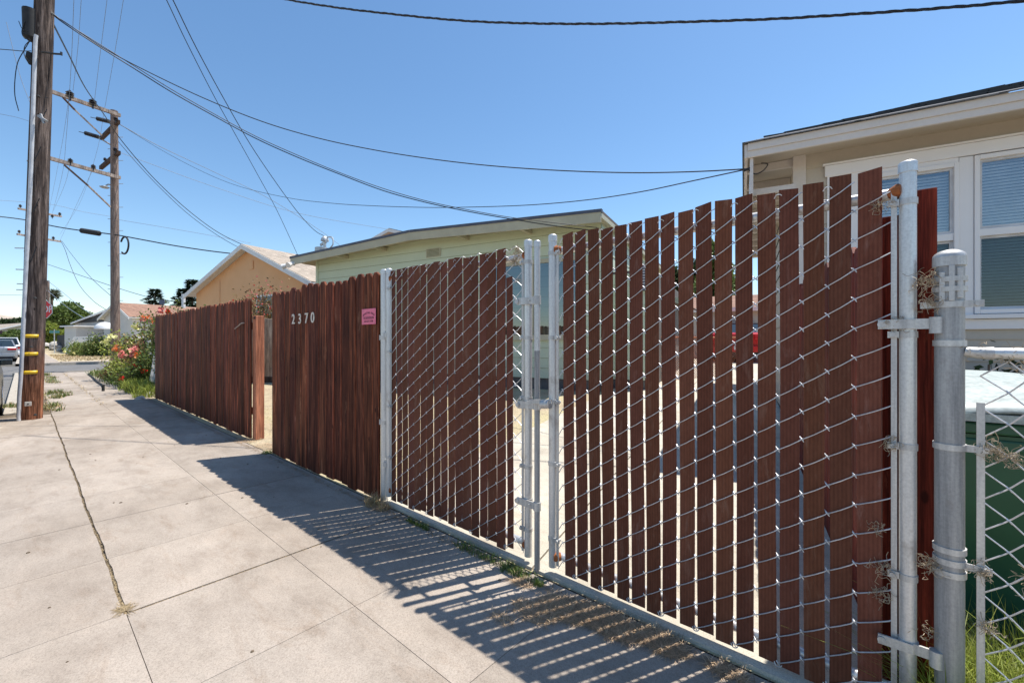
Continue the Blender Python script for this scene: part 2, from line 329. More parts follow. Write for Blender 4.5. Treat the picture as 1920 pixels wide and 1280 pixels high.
    def build(s, name, mat, parent=None, smooth=False, bevel=0):
        me = bpy.data.meshes.new(name)
        if parent is not None:
            inv = parent['_m'] if False else XF[parent.name].inverted()
            vs = [inv @ v for v in s.v]; loc = None
        else:
            xs = [v.x for v in s.v]; ys = [v.y for v in s.v]; zs = [v.z for v in s.v]
            loc = Vector(((min(xs)+max(xs))/2, (min(ys)+max(ys))/2, min(zs))); vs = [v-loc for v in s.v]
        me.from_pydata([tuple(v) for v in vs], [], s.f)
        for mm in (mat if isinstance(mat, (list, tuple)) else [mat]): me.materials.append(MATS[mm])
        ca = me.color_attributes.new('tint', 'FLOAT_COLOR', 'CORNER')
        data = []
        for f, t in zip(s.f, s.t): data += [t[0], t[1], t[2], 1.0]*len(f)
        ca.data.foreach_set('color', data)
        if any(u for u in s.uv):
            uvl = me.uv_layers.new(name='UVMap'); k = 0
            for f, u in zip(s.f, s.uv):
                for i in range(len(f)):
                    if u: uvl.data[k].uv = u[i]
                    k += 1
        me.polygons.foreach_set('material_index', s.m)
        if smooth: me.polygons.foreach_set('use_smooth', [True]*len(s.f))
        me.update()
        o = bpy.data.objects.new(name, me); COL.objects.link(o)
        if parent is not None: o.parent = parent
        else: o.location = loc
        XF[o.name] = XF[parent.name].copy() if parent is not None else Matrix.Translation(loc)
        if parent is not None: pass
        if smooth:
            try: me.set_sharp_from_angle(angle=R(40))
            except Exception: pass
        if bevel:
            bm_ = o.modifiers.new('bevel', 'BEVEL'); bm_.width = bevel; bm_.segments = 2; bm_.limit_method = 'ANGLE'
        return o
XF = {}
def thing(name, label, cat, loc, rz=0, group=None):
    o = bpy.data.objects.new(name, None); o.empty_display_size = .2; COL.objects.link(o)
    o.location = loc; o.rotation_euler = (0, 0, rz); o['label'] = label; o['category'] = cat
    if group: o['group'] = group
    XF[o.name] = Matrix.Translation(Vector(loc)) @ Matrix.Rotation(rz, 4, 'Z')
    return o
def tag(o, label, cat, group=None, kind=None):
    o['label'] = label; o['category'] = cat
    if group: o['group'] = group
    if kind: o['kind'] = kind
    return o
def struct(o, kind='structure'):
    o['kind'] = kind; return o
def smoothpts(pts, k=6):
    pts = [Vector(p) for p in pts]; out = []
    P = [pts[0]*2-pts[1]]+pts+[pts[-1]*2-pts[-2]]
    for i in range(1, len(P)-2):
        for j in range(k):
            t = j/k; a, b, c, d = P[i-1:i+3]
            out.append(.5*((2*b)+(c-a)*t+(2*a-5*b+4*c-d)*t*t+(3*b-a-3*c+d)*t**3))
    out.append(pts[-1]); return out
def text(txt, size, origin, xax, zax, mat, name, parent, depth=.002, align='CENTER', shear=0, sx=1.0, bold=0):
    cu = bpy.data.curves.new(name, 'FONT'); cu.body = txt; cu.size = size; cu.extrude = depth; cu.align_x = align; cu.align_y = 'CENTER'; cu.shear = shear
    cu.offset = bold
    o = bpy.data.objects.new('tmp', cu); COL.objects.link(o)
    me = bpy.data.meshes.new_from_object(o.evaluated_get(bpy.context.evaluated_depsgraph_get()))
    bpy.data.objects.remove(o); b = MB()
    xax = Vector(xax).normalized(); zax = Vector(zax).normalized(); yax = xax.cross(zax)
    vs = [Vector(origin)+xax*v.co.x*sx+zax*v.co.y-yax*v.co.z for v in me.vertices]
    b.add(vs, [tuple(p.vertices) for p in me.polygons])
    return b.build(name, mat, parent)
rnd = random.uniform
def tvar(a=.8, b=1.2): return rnd(a, b)

# ================================================================== SETTING
YARD0, SLOPE = 1.95, .035
def yz(y): return max(0, (y-YARD0))*SLOPE if y < 26 else (26-YARD0)*SLOPE
b = MB(); b.quad((-900, -900, -.16), (900, -900, -.16), (900, 900, -.16), (-900, 900, -.16)); o = struct(b.build('ground', 'soil'))
b = MB()
b.quad((-400, -9.5, -.125), (40, -9.5, -.125), (40, -.24, -.125), (-400, -.24, -.125)); struct(b.build('street', 'asphalt'))
b = MB(); b.quad((-36, -.31, -.121), (-25.8, -.31, -.121), (-25.8, 80, -.121), (-36, 80, -.121)); b.quad((-36, -80, -.121), (-25.8, -80, -.121), (-25.8, -9.5, -.121), (-36, -9.5, -.121)); struct(b.build('cross_street', 'asphalt'))

# sidewalk: real slabs with open joints
def wob(x): return .003*math.sin(x*3.1)+.0016*math.sin(x*11.7+1)+.001*math.sin(x*31)
def slab(bm, x0, x1, y0, y1, z, gx0, gx1, gy0, gy1, tint, jit=.0):
    def edge(a, c, n):
        return [a+(c-a)*i/n for i in range(n)]
    pts = []; n = 10 if jit else 1
    X0, X1, Y0, Y1 = x0+gx0, x1-gx1, y0+gy0, y1-gy1
    for x in edge(X0, X1, n): pts.append((x, Y0+(rnd(0, 1)*jit+wob(x) if gy0 > .006 else 0), z))
    for y in edge(Y0, Y1, n): pts.append((X1-rnd(0, 1)*(jit if gx1 > .006 else 0), y, z))
    for x in edge(X1, X0, n): pts.append((x, Y1+(wob(x)-rnd(0, 1)*jit if gy1 > .006 else 0), z))
    for y in edge(Y1, Y0, n): pts.append((X0+rnd(0, 1)*(jit if gx0 > .006 else 0), y, z))
    bm.prism([Vector(p)-Vector((0, 0, .04)) for p in pts], (0, 0, .04), tint)
side = MB()
YL = [-2.6, -1.85, -1.13, -.41, .31, 1.03, 1.805]
step = .742; deepx = {-2.63: 1, -4.11: 1, -7.08: 1, -10.05: 1, -13.0: 1, -16.0: 1, -1.15: 0}
xs = [-2.63+step*i for i in range(-31, 9)]
for i in range(len(xs)-1):
    x0, x1 = xs[i], xs[i+1]
    for j in range(len(YL)-1):
        y0, y1 = YL[j], YL[j+1]
        if x0 < -11.3 and y0 < -.2: continue                    # kerb and street from here on
        hair = .0013
        def gapx(k):   # k joint index from -2.63
            if k == 0: return .0065 if y0 > .2 else hair
            if k == -2: return .005 if y0 > 1 else .0028
            if k in (-8, -14, -20, -26): return .006
            return hair
        gy0 = .0061 if (abs(y0-.31) < .01 and x1 < -2.5) else hair
        gy1 = .0062 if (abs(y1-.31) < .01 and x1 < -2.5) else hair
        k0 = i-31; Y0 = y0
        if x0 < -11.3 and abs(y0+.41) < .02: Y0 = -.085
        slab(side, x0, x1, Y0, y1, 0, gapx(k0), gapx(k0+1), gy0, gy1, tvar(.91, 1.06), .0035)
struct(side.build('sidewalk', 'concrete'))
b = MB(); b.quad((-26, -.085, -.014), (4, -.085, -.014), (4, 1.9, -.014), (-26, 1.9, -.014)); b.quad((-11.3, -2.6, -.014), (4, -2.6, -.014), (4, -.09, -.014), (-11.3, -.09, -.014)); struct(b.build('sidewalk_bed', 'joint_soil'))
# kerb
b = MB()
for k in range(10):
    x1 = -11.32-k*1.45; b.box((x1-.72, -.163, -.055), (1.44, .15, .15), tvar(.85, 1.1))
struct(b.build('kerb', 'kerb_concrete', bevel=.012))
b = MB()
b.box((-25.72, 1.3, -.055), (.16, 3.2, .14)); b.box((-36.1, 20, -.055), (.2, 60, .14)); b.box((-70, -.24, -.055), (68, .15, .14))
struct(b.build('far_kerb', 'kerb_concrete'))
b = MB()
for k in range(16):
    b.box((-37.3-k*1.52, .65, -.02), (1.5, 1.55, .06), tvar(.9, 1.1))
b.box((-80, .65, -.02), (38, 1.55, .06)); b.box((-37.5, 7, -.02), (1.4, 11, .06))
struct(b.build('far_sidewalk', 'concrete'))
b = MB(); b.quad((-120, 1.42, 0), (-38.2, 1.42, 0), (-38.2, 30, .1), (-120, 30, .1)); b.quad((-120, -.16, 0), (-36.2, -.16, 0), (-36.2, -.13, 0), (-120, -.13, 0)); struct(b.build('far_lawn_ground', 'dry_yard'))
# yards
b = MB()
ys = [1.82, 1.95, 3, 4.5, 6, 8, 10, 13, 17, 21, 26, 40, 80]
for j in range(len(ys)-1):
    b.quad((-25.6, ys[j], yz(ys[j])-.004), (30, ys[j], yz(ys[j])-.004), (30, ys[j+1], yz(ys[j+1])-.004), (-25.6, ys[j+1], yz(ys[j+1])-.004))
struct(b.build('yard_ground', 'dry_yard'))
b = MB()
dl = lambda y: (-2.96-.219*(y-1.8)); dr = lambda y: (.07-.219*(y-1.8))
prev = 1.828
for y in (4.2, 6.6, 9, 11.5, 14, 17, 20):
    z0, z1 = yz(prev)+.012, yz(y)+.02
    p, q = prev+.004, y-.004; mid = .3
    for (u0, u1) in ((0, .498), (.502, 1)):
        A = lambda u, yy: dl(yy)*(1-u)+dr(yy)*u
        vs = [(A(u0, p), p, z0), (A(u1, p), p, z0), (A(u1, q), q, z1), (A(u0, q), q, z1)]
        b.prism([Vector(v)-Vector((0, 0, .06)) for v in vs], (0, 0, .06), tvar(.95, 1.04))
    prev = y
struct(b.build('driveway', 'drive_concrete'))
# hills far away
b = MB()
for (cx, cy, r0, h, nm) in ((-1500, 120, 330, 62, 0), (-1650, -160, 380, 70, 1), (-1400, 420, 260, 52, 2), (-1350, 700, 300, 60, 3)):
    n1, n2 = 36, 10
    vs = [(cx, cy, h)]; fs = []
    for i in range(1, n2+1):
        for j in range(n1):
            a = 2*math.pi*j/n1; rr = r0*i/n2*(1+.18*math.sin(a*3+cx)+.08*math.sin(a*7+cy)); t = i/n2
            vs.append((cx+rr*math.cos(a), cy+rr*1.5*math.sin(a), h*(math.cos(t*math.pi)*.5+.5)*(1+.12*math.sin(a*5+i))-.3))
    for j in range(n1): fs.append((0, 1+j, 1+(j+1) % n1))
    for i in range(n2-1):
        for j in range(n1): fs.append((1+i*n1+j, 1+(i+1)*n1+j, 1+(i+1)*n1+(j+1) % n1, 1+i*n1+(j+1) % n1))
    b.add(vs, fs)
struct(b.build('hills', 'hill_grass', smooth=True))

# ================================================================== WOODEN FENCES
def dogear(bm, x, y, w, h, t, tint, z0=.02, lean=0, ax=Vector((1, 0, 0)), nrm=Vector((0, 1, 0)), top='dog', org=None, zb=0, wear=2.3):
    c = w*.28
    if top == 'dog': prof = [(0, z0), (w, z0), (w, h-c), (w-c, h), (c, h), (0, h-c)]
    elif top == 'flat': prof = [(0, z0), (w, z0), (w, h), (0, h)]
    o = Vector((x, y, zb)) if org is None else org
    P3 = [o+ax*(px+lean*pz)+Vector((0, 0, pz)) for px, pz in prof]; k = len(P3)
    cx = w/2; P2 = [o+ax*((px+(cx-px)/abs(cx-px)*.0045 if px != cx else px)+lean*pz)+Vector((0, 0, pz-(.0035 if pz > z0+.01 else 0)))-nrm*.003 for px, pz in prof]
    ed = tint if isinstance(tint, tuple) else (tint,)*3; ed = tuple(min(2.6, e*wear) for e in ed)
    bm.prism(P3, nrm*t, tint); bm.add(P2, [tuple(range(k-1, -1, -1))], tint)
    bm.add(P2+P3, [(i, (i+1) % k, k+(i+1) % k, k+i) for i in range(k)], ed)
def picket_run(bm, x0, x1, y, h, seed, wmean=.132, hv=.018, z0=.003):
    rg = random.Random(seed); x = x0
    while x < x1-.05:
        w = min(wmean*rg.uniform(.86, 1.08), x1-x)
        if x1-x-w < .05: w = x1-x
        t = rg.choice((rg.uniform(.65, .95), rg.uniform(.85, 1.25), rg.uniform(1.1, 1.6))); t = (t, t*rg.uniform(.9, 1.08), t*rg.uniform(.85, 1.1))
        dogear(bm, x+.002, y+rg.uniform(-.006, .004), w-rg.uniform(.003, .008), h+rg.uniform(-hv, hv), .018, t, z0+rg.uniform(0, .02), rg.uniform(-.002, .002))
        x += w
# panel far
t = thing('picket_fence', 'long dark red-brown picket fence run left of the walk-in gap, beside the rose bushes', 'fence', (-9.1, 1.9, 0))
b = MB(); picket_run(b, -12.1, -6.10, 1.90, 1.80, 3, .1335); b.build('picket_panel', 'stained_wood', t)
for z in (.35, 1.45):
    b = MB(); b.box((-9.1, 1.945, z), (5.85, .04, .09)); b.build('rail', 'stained_wood', t)
b = MB(); b.box((-12.0, 2.0, .9), (.09, .09, 1.8)); b.build('post', 'stained_wood', t)
b = MB(); b.tube(smoothpts([(-6.62, 1.875, 1.42), (-6.48, 1.872, 1.45), (-6.36, 1.874, 1.485), (-6.26, 1.878, 1.49)], 4), .008, 6); b.build('scratch_mark', 'arm_wood', t)
t = thing('wooden_post', 'square orange-brown wooden post at the walk-in gap between the picket fences', 'post', (-6.07, 1.98, 0))
b = MB(); b.box((-6.065, 1.985, .79), (.105, .105, 1.58)); o = b.build('post_body', 'post_wood', t, bevel=.006)
b = MB(); b.box((-6.04, 1.9295, 1.55), (.055, .004, .03)); b.build('notch', 'wall_dark', t)
# panel near with numbers
t = thing('picket_fence', 'dark red-brown picket fence section bearing house number 2370, left of the chain link gates', 'fence', (-4.05, 1.84, 0))
b = MB(); picket_run(b, -5.17, -2.985, 1.83, 1.795, 11, .1345, .022); b.build('picket_panel', 'stained_wood', t)
for z in (.35, 1.45):
    b = MB(); b.box((-4.15, 1.872, z), (1.95, .04, .09)); b.build('rail', 'stained_wood', t)
b = MB(); b.box((-5.08, 1.94, .9), (.09, .09, 1.75)); b.build('post', 'stained_wood', t)
for ch, x, z in (('2', -4.565, 1.474), ('3', -4.412, 1.472), ('7', -4.258, 1.472), ('0', -4.122, 1.474)):
    text(ch, .142, (x, 1.8175, z), (1, 0, 0), (0, 0, 1), 'numeral_white', 'house_number', t, .003, sx=1.1, bold=.001)
s = thing('fence_company_sign', 'small square pink metal sign with dark lettering on the numbered picket fence', 'sign', (-3.19, 1.815, 1.39))
sx0, sz0, sw, sh = -3.107, 1.449, .208, .125
SQ = .6     # the plate is landscape: everything on it is squashed in height
b = MB(); b.box((sx0, 1.8135, sz0), (sw, .002, sh)); b.build('sign_plate', 'pink_sign', s, bevel=.0008)
def ztext(tx, size, x, z, mt, wid, a=0):
    text(tx, size*SQ, (x, 1.812, z), (math.cos(a), 0, -math.sin(a)*SQ), (math.sin(a)*.3, 0, 1), mt, 'lettering', s, .0003, sx=wid/SQ, bold=.0006)
for i, ch in enumerate('AUGUSTINE FENCE'):
    a = (i-7)/7*R(40)
    if ch != ' ': ztext(ch, .034, sx0+math.sin(a)*.128, sz0+(-.083+math.cos(a)*.135)*SQ-.002, 'sign_ink', .62, a)
b = MB(); b.box((sx0, 1.8122, sz0-.010), (.15, .0006, .018)); b.build('ink_bar', 'sign_ink', s)
text('FREE ESTIMATES', .013, (sx0, 1.8116, sz0-.010), (1, 0, 0), (0, 0, 1), 'pink_sign', 'lettering', s, .0003, sx=1.35, bold=.0002)
ztext('510-329-1550', .036, sx0, sz0-.038, 'sign_ink', .66)
for dx in (-.085, .085):
    for dz in (-.05, .05):
        b = MB(); b.cyl((sx0+dx, 1.8135, sz0+dz), (sx0+dx, 1.811, sz0+dz), .003, n=8); b.build('screw', 'hardware_grey', s)

# grey board fence at the back of the yard
p0 = at(440, 699, 12.2); p1 = at(600, 699, 12.0)
t = thing('board_fence', 'weathered grey-brown board fence across the yard, seen through the walk-in gap', 'fence', ((p0+p1)/2).to_tuple())
b = MB(); d = (p1-p0); d.z = 0; L = d.length; d.normalize(); nn = Vector((-d.y, d.x, 0)); x = -2.5; rg = random.Random(5)
while x < L+3:
    w = rg.uniform(.13, .15); z = yz((p0+d*x).y)
    dogear(b, 0, 0, w-.006, 1.80+rg.uniform(-.02, .02), .02, rg.uniform(.8, 1.2), .03, 0, d, nn, 'flat', Vector((p0.x, p0.y, 0))+d*x+Vector((0, 0, z)))
    x += w
b.build('board_panel', 'grey_wood', t)
b = MB(); zz = yz(p0.y); b.beam(Vector((p0.x, p0.y, zz+.08))-d*2.5-nn*.012, Vector((p0.x, p0.y, zz+.08))+d*(L+3)-nn*.012, .02, .2); b.build('kick_board', 'dark_arm_wood', t)

# red boundary fence behind the right gate
t = thing('redwood_fence', 'bright red-brown picket fence running back from the gate hinge beside the beige house', 'fence', (.05, 2.0, 0))
fa = Vector((-.225, .974, 0)).normalized(); fn = Vector((-fa.y, fa.x, 0))
b = MB(); rg = random.Random(9); x = .12
while x < 3.2:
    w = .135; p = Vector((.05, 1.98, 0))+fa*x; tt = rg.uniform(.75, 1.2)
    dogear(b, 0, 0, w-.008, 1.70+rg.uniform(-.02, .02), .018, tt, .03, 0, fa, fn, 'dog', p+Vector((0, 0, yz(p.y)-.02))); x += w
b.build('picket_panel', 'red_wood', t)
p = Vector((.1, 1.98, 0))+fa*2.0
for c_, d_ in (((.085, 1.985, .875), (.085, .085, 1.75)), ((.02, 1.97, .84), (.055, .03, 1.68)), ((p.x, p.y, .9), (.085, .085, 1.7))):
    b = MB(); b.box(c_, d_); b.build('post', 'red_wood', t, bevel=.004)
b = MB()
for z in (.4, 1.4): b.beam(Vector((.1, 2.0, z)), Vector((.1, 2.0, z))+fa*3, .04, .09)
b.build('rail', 'red_wood', t)

# ================================================================== CHAIN LINK GATES
PITCH, VV, GY = .0745, .0995, 1.86
def band(parent, x, z, xb, name='tension_band', r=.021, bolt=True):
    """strap round a pipe at x, reaching to the tension bar at xb"""
    b = MB(); b.ring((x, GY, z), r, .020, .0035, 18)
    s = 1 if xb > x else -1
    b.box(((x+s*r+xb+s*.016)/2, GY-.012, z), (abs(xb+s*.016-x-s*r), .006, .021))
    if bolt: b.cyl((xb+s*.004, GY-.024, z), (xb+s*.004, GY+.01, z), .008, n=8)
    return b.build(name, 'band_metal', parent, smooth=True)
def wire_mesh(bm, knots, z0, z1, VV=VV, r=.0020, y=GY, amp=.0085, phase=0, ends=(1, 1), us=(0, .12, .5, .88, 1), sagk=.0022):
    """knots: list of x columns; wires rise to the right in front of the slats and fall to the right behind them"""
    k = len(knots); n = int((z1-z0)/VV)+1
    for i in range(k-1):
        xa, xb = knots[i], knots[i+1]
        for j in range(-1, n+1):
            za = z0+j*VV+(VV/2 if (i+phase) % 2 else 0)
            for sgn in (1, -1):
                if sgn < 0 and ((i == 0 and not ends[0]) or (i == k-2 and not ends[1])): continue
                zb = za+sgn*VV/2
                if min(za, zb) < z0-.001 or max(za, zb) > z1+VV*.51: continue
                pts = []
                for q in range(5):
                    u = us[q]; yy = y-sgn*amp*math.sin(math.pi*min(1, max(0, (u*1.15-.075))))
                    if 0 < u < 1: yy = y-sgn*amp
                    else: yy = y+(sgn*.0005)
                    sag = -sagk*math.sin(math.pi*u)*sgn
                    pts.append((xa+(xb-xa)*u, yy+rnd(-.0006, .0006), za+(zb-za)*u+sag))
                bm.tube(pts, r, 5, cap=False)
            # the twist at the knot
            if z0 <= za <= z1 and i > 0:
                for dx, dz in ((.006, .009), (-.005, -.007)):
                    bm.tube([(xa-dx, y-.004, za+dz*.6), (xa, y-.0065, za), (xa+dx, y-.003, za-dz)], r*.72, 5, cap=False)
    # curled wire ends at top and bottom
    for i in range(1, k-1, 1):
        x = knots[i]
        if i % 2: continue
        for z, sg in ((z1+rnd(.01, .03), 1), (z0-.004, -1)):
            pts = [(x-.012, y-.004, z-sg*.004), (x-.004, y-.009, z+sg*.006), (x+.008, y-.004, z+sg*.007), (x+.014, y+.003, z-sg*.002)]
            bm.tube(smoothpts(pts, 3), r, 5)
def slats(bm, x0, n, zb, zt, seed, wfun, leanf, thick=.0035, pitch=PITCH):
    rg = random.Random(seed)
    for i in range(n):
        xc = x0+pitch*(i+.5)+rg.uniform(-.0012, .0012); w = wfun(i, rg); top = zt(i)+rg.uniform(-.007, .007); bot = zb(i)+rg.uniform(-.008, .008)
        tn = rg.uniform(.82, 1.16); tn = (tn, tn*rg.uniform(.95, 1.03), tn*rg.uniform(.95, 1.1)); k = 12; vs = []; fs = []; ph = rg.uniform(0, 6); l0, l1 = leanf(i, rg)
        tw = rg.uniform(-.05, .05); slope = rg.uniform(-.004, .006)
        for q in range(k+1):
            u = q/k; z = bot+(top-bot)*u
            cx = xc+l0*(1-u)**2+l1*u**2+.0015*math.sin(ph+u*7)
            for sx, yy in ((-1, -1), (1, -1), (1, 1), (-1, 1)):
                zz = z+(slope*sx if q == k else 0)
                vs.append((cx+sx*w/2, GY+yy*thick/2+sx*w/2*tw+.0012*math.sin(ph+u*9), zz))
        for q in range(k):
            for c in range(4): fs.append((q*4+c, q*4+(c+1) % 4, q*4+4+(c+1) % 4, q*4+4+c))
        fs += [(3, 2, 1, 0), (k*4, k*4+1, k*4+2, k*4+3)]
        bm.add(vs, fs, tn)
def pipe(bm, x, z0, z1, r, y=GY, n=22): bm.cyl((x, y, z0), (x, y, z1), r, n=n)
def capped(parent, x, z0, z1, r, name, mat='galvanised', y=GY):
    b = MB(); pipe(b, x, z0, z1, r, y); b.ring((x, y, z1-.014), r, .03, .0025, 22); b.dome((x, y, z1), r+.0025, .011, 22)
    return b.build(name, mat, parent, smooth=True)

# post between numbered fence and gates
t = thing('gate_post', 'galvanised steel gate post between the numbered picket fence and the left gate', 'post', (-2.952, GY, 0))
capped(t, -2.952, 0, 1.805, .029, 'post_pipe')
b = MB()
for z in (1.28, .62):
    b = MB(); b.ring((-2.952, GY, z), .029, .03, .004, 22); b.box((-2.978, GY-.012, z), (.02, .03, .04)); b.build('fence_bracket', 'band_metal', t, smooth=True)

def gate(root, xl, xr, lw, rw, sl_x0, sl_n, wf, lf, zb, zt, seed, ztop=1.805, zbot=.055, bars=(.035, .035), ends=(1, 1)):
    capped(root, xl, zbot, ztop, .0215, 'stile'); capped(root, xr, zbot-.005, ztop+.005, .0215, 'stile')
    for z in (1.735, .105):
        b = MB(); b.cyl((xl+.02, GY+.0265, z), (xr-.02, GY+.0265, z), .019, n=18); b.build('cross_rail', 'galvanised', root, smooth=True)
        for xx, sg in ((xl, 1), (xr, -1)):
            b = MB()
            b.tube([(xx+sg*.010, GY+.002, z), (xx+sg*.022, GY+.008, z), (xx+sg*.036, GY+.022, z)], .02, 16, rad=[.024, .026, .0205])
            b.build('rusty_weld', 'rust', root, smooth=True)
    ba, bb = xl+bars[0], xr-bars[1]
    for xx in (ba, bb):
        b = MB(); b.box((xx, GY-.006, (zbot+.0+ztop-.06)/2), (.015, .005, ztop-zbot-.09)); b.build('tension_bar', 'band_metal', root, bevel=.001)
    b = MB(); kn = [ba]+[sl_x0+PITCH*i for i in range(sl_n+1) if ba+.02 < sl_x0+PITCH*i < bb-(.06 if sl_x0 > -2 else .02)]+[bb]
    wire_mesh(b, kn, zbot, ztop-.045, ends=ends); b.build('wire_mesh', 'wire_metal', root, smooth=True)
    b = MB(); slats(b, sl_x0, sl_n, zb, zt, seed, wf, lf); b.build('privacy_slats', 'brown_slat', root)
    return ba, bb

# left gate
gl = thing('chain_link_gate', 'left chain link gate leaf with brown slats, between the number fence and the drop rod', 'gate', (-2.2, GY, 0), group='pair of slatted chain link gates')
ba, bb = gate(gl, -2.888, -1.505, 0, 0, -2.865, 17, lambda i, r: .0705*r.uniform(.94, 1.01) if i < 16 else .045,
              lambda i, r: (r.uniform(-.004, .008), r.uniform(-.012, .004)), lambda i: .045-.012*(i % 3 == 0), lambda i: 1.79 if i < 16 else 1.62, 21, ends=(0, 1))
for z in (1.66, 1.17, .75, .36): band(gl, -2.888, z, ba)
for z in (1.695, 1.27, .93, .55, .20): band(gl, -1.505, z, bb)
for z in (1.30, .30):
    b = MB(); b.ring((-2.92, GY, z), .014, .07, .003, 14); b.box((-2.92, GY-.02, z), (.07, .008, .035)); b.build('hinge', 'band_metal', gl, smooth=True)
# drop rod on the left gate
b = MB(); b.cyl((-1.425, GY-.022, .004), (-1.425, GY-.022, 1.2), .0155, n=18); b.build('drop_rod', 'dull_galvanised', gl, smooth=True)
capped(gl, -1.425, 1.2, 1.79, .0165, 'drop_rod_sleeve', y=GY-.022)
for z in (1.475, .355):
    b = MB(); b.ring((-1.425, GY-.022, z), .0165, .045, .0045, 18); b.ring((-1.505, GY, z), .0215, .038, .004, 18)
    b.beam((-1.565, GY-.026, z), (-1.44, GY-.030, z), .007, .038); b.cyl((-1.562, GY-.036, z), (-1.562, GY-.01, z), .014, n=12); b.cyl((-1.47, GY-.04, z), (-1.47, GY-.02, z), .005, n=8)
    b.build('rod_bracket', 'band_metal', gl, smooth=True)
b = MB(); z = .905
b.ring((-1.425, GY-.022, z), .0165, .05, .005, 18); b.beam((-1.56, GY-.026, z-.01), (-1.40, GY-.032, z), .008, .042); b.cyl((-1.555, GY-.038, z-.01), (-1.555, GY-.01, z-.01), .013, n=12)
b.beam((-1.45, GY-.055, z+.02), (-1.31, GY-.048, z+.032), .012, .022); b.cyl((-1.37, GY-.05, z+.012), (-1.318, GY-.05, z+.018), .024, n=16)
b.build('fork_latch', 'band_metal', gl, smooth=True)
# right gate
gr = thing('chain_link_gate', 'right chain link gate leaf with wide brown slats, hung on the thick grey post', 'gate', (-.6, GY, 0), group='pair of slatted chain link gates')
ba2, bb2 = gate(gr, -1.337, .055, 0, 0, -1.270, 17, lambda i, r: .0625*r.uniform(.96, 1.03),
                lambda i, r: (.005*(1-i/17)+r.uniform(-.0015, .002), -.010*(1-i/17)+r.uniform(-.002, .0015)), lambda i: .036+.008*(i % 2), lambda i: 1.805+.012*(i > 8), 33, 1.812, .05, (.036, .033), ends=(0, 0))
for z in (1.72, 1.10+.17, .93, .60, .20): band(gr, -1.337, z, ba2)
for z in (1.695, 1.272, .915, .50): band(gr, .055, z, bb2)
# lower hinge
for z, zz in ((1.305, 1.305), (.285, .275)):
    b = MB(); b.ring((.055, GY, z), .0215, .03, .0045, 18); b.box((.025, GY-.026, z), (.085, .007, .03)); b.box((.100, GY-.018, z), (.065, .008, .032)); b.cyl((-.008, GY-.036, z), (-.008, GY-.02, z), .011, n=14)
    b.ring((.118, GY-.022, z-.005), .012, .05, .004, 14)
    b.build('hinge', 'band_metal', gr, smooth=True)

# thick grey terminal post
GP = .148
t = thing('terminal_post', 'thick weathered grey steel post with a domed cap and stacked brace bands', 'post', (GP, GY, 0))
b = MB(); pipe(b, GP, 0, 1.50, .0335, n=32); b.build('post_pipe', 'dull_galvanised', t, smooth=True)
b = MB(); b.ring((GP, GY, 1.492), .0345, .028, .0035, 28); b.dome((GP, GY, 1.506), .038, .024, 28, 6); b.build('domed_cap', 'band_metal', t, smooth=True)
for z in (1.438, 1.408): b = MB(); b.ring((GP, GY, z), .0355, .015, .004, 26); b.build('brace_band', 'band_metal', t, smooth=True)
for z in (1.362, 1.245, .932, .62, .585, .55):
    b = MB(); b.ring((GP, GY, z), .0335, .018, .004, 26)
    if z > 1.3: b.box((GP+.045, GY-.02, z), (.05, .006, .02)); b.cyl((GP+.058, GY-.03, z), (GP+.058, GY-.01, z), .008, n=12); b.box((GP-.045, GY-.012, z), (.04, .006, .02))
    elif z > 1.2: b.tube([(GP+.03, GY-.004, 1.22), (GP+.06, GY-.002, 1.216), (GP+.09, GY, 1.215)], .017, 12, rad=[.014, .017, .019])
    b.build('brace_band', 'band_metal', t, smooth=True)
for dx, za, zb in ((-.018, 1.37, 1.46), (.002, 1.372, 1.478), (.020, 1.38, 1.47)):
    b = MB(); b.box((GP+dx, GY-.036+abs(dx)*.3, (za+zb)/2), (.013, .006, zb-za)); b.build('spare_clip', 'band_metal', t, bevel=.0015)

# low chain link fence to the right
t = thing('low_chain_link_fence', 'low open chain link fence at the right edge in front of the green bin', 'fence', (.7, GY, 0))
b = MB(); b.cyl((GP+.06, GY, 1.215), (2.3, GY, 1.205), .0165, n=18); b.build('top_rail', 'galvanised', t, smooth=True)
b = MB(); b.box((.212, GY-.006, .55), (.017, .006, 1.04)); b.build('tension_bar', 'band_metal', t)
b = MB(); kn = [.212]+[.2675+.0405*i for i in range(48)]
wire_mesh(b, kn, .05, 1.16, .0915, .0022, GY, .003, 0, sagk=0); b.build('wire_mesh', 'wire_metal', t, smooth=True)
for z in (.932, .58):
    b = MB(); b.box((.205, GY-.012, z), (.06, .005, .02)); b.cyl((.222, GY-.02, z), (.222, GY-.005, z), .008, n=10); b.build('tension_band', 'band_metal', t, smooth=True)
b = MB(); b.tube([(.335+.012*math.cos(a/8*6.28), GY+.022*math.sin(a/8*6.28), 1.205+.024*math.cos(a/8*6.28+1.2)) for a in range(9)], .0018, 5); b.build('tie_wire', 'wire_metal', t)

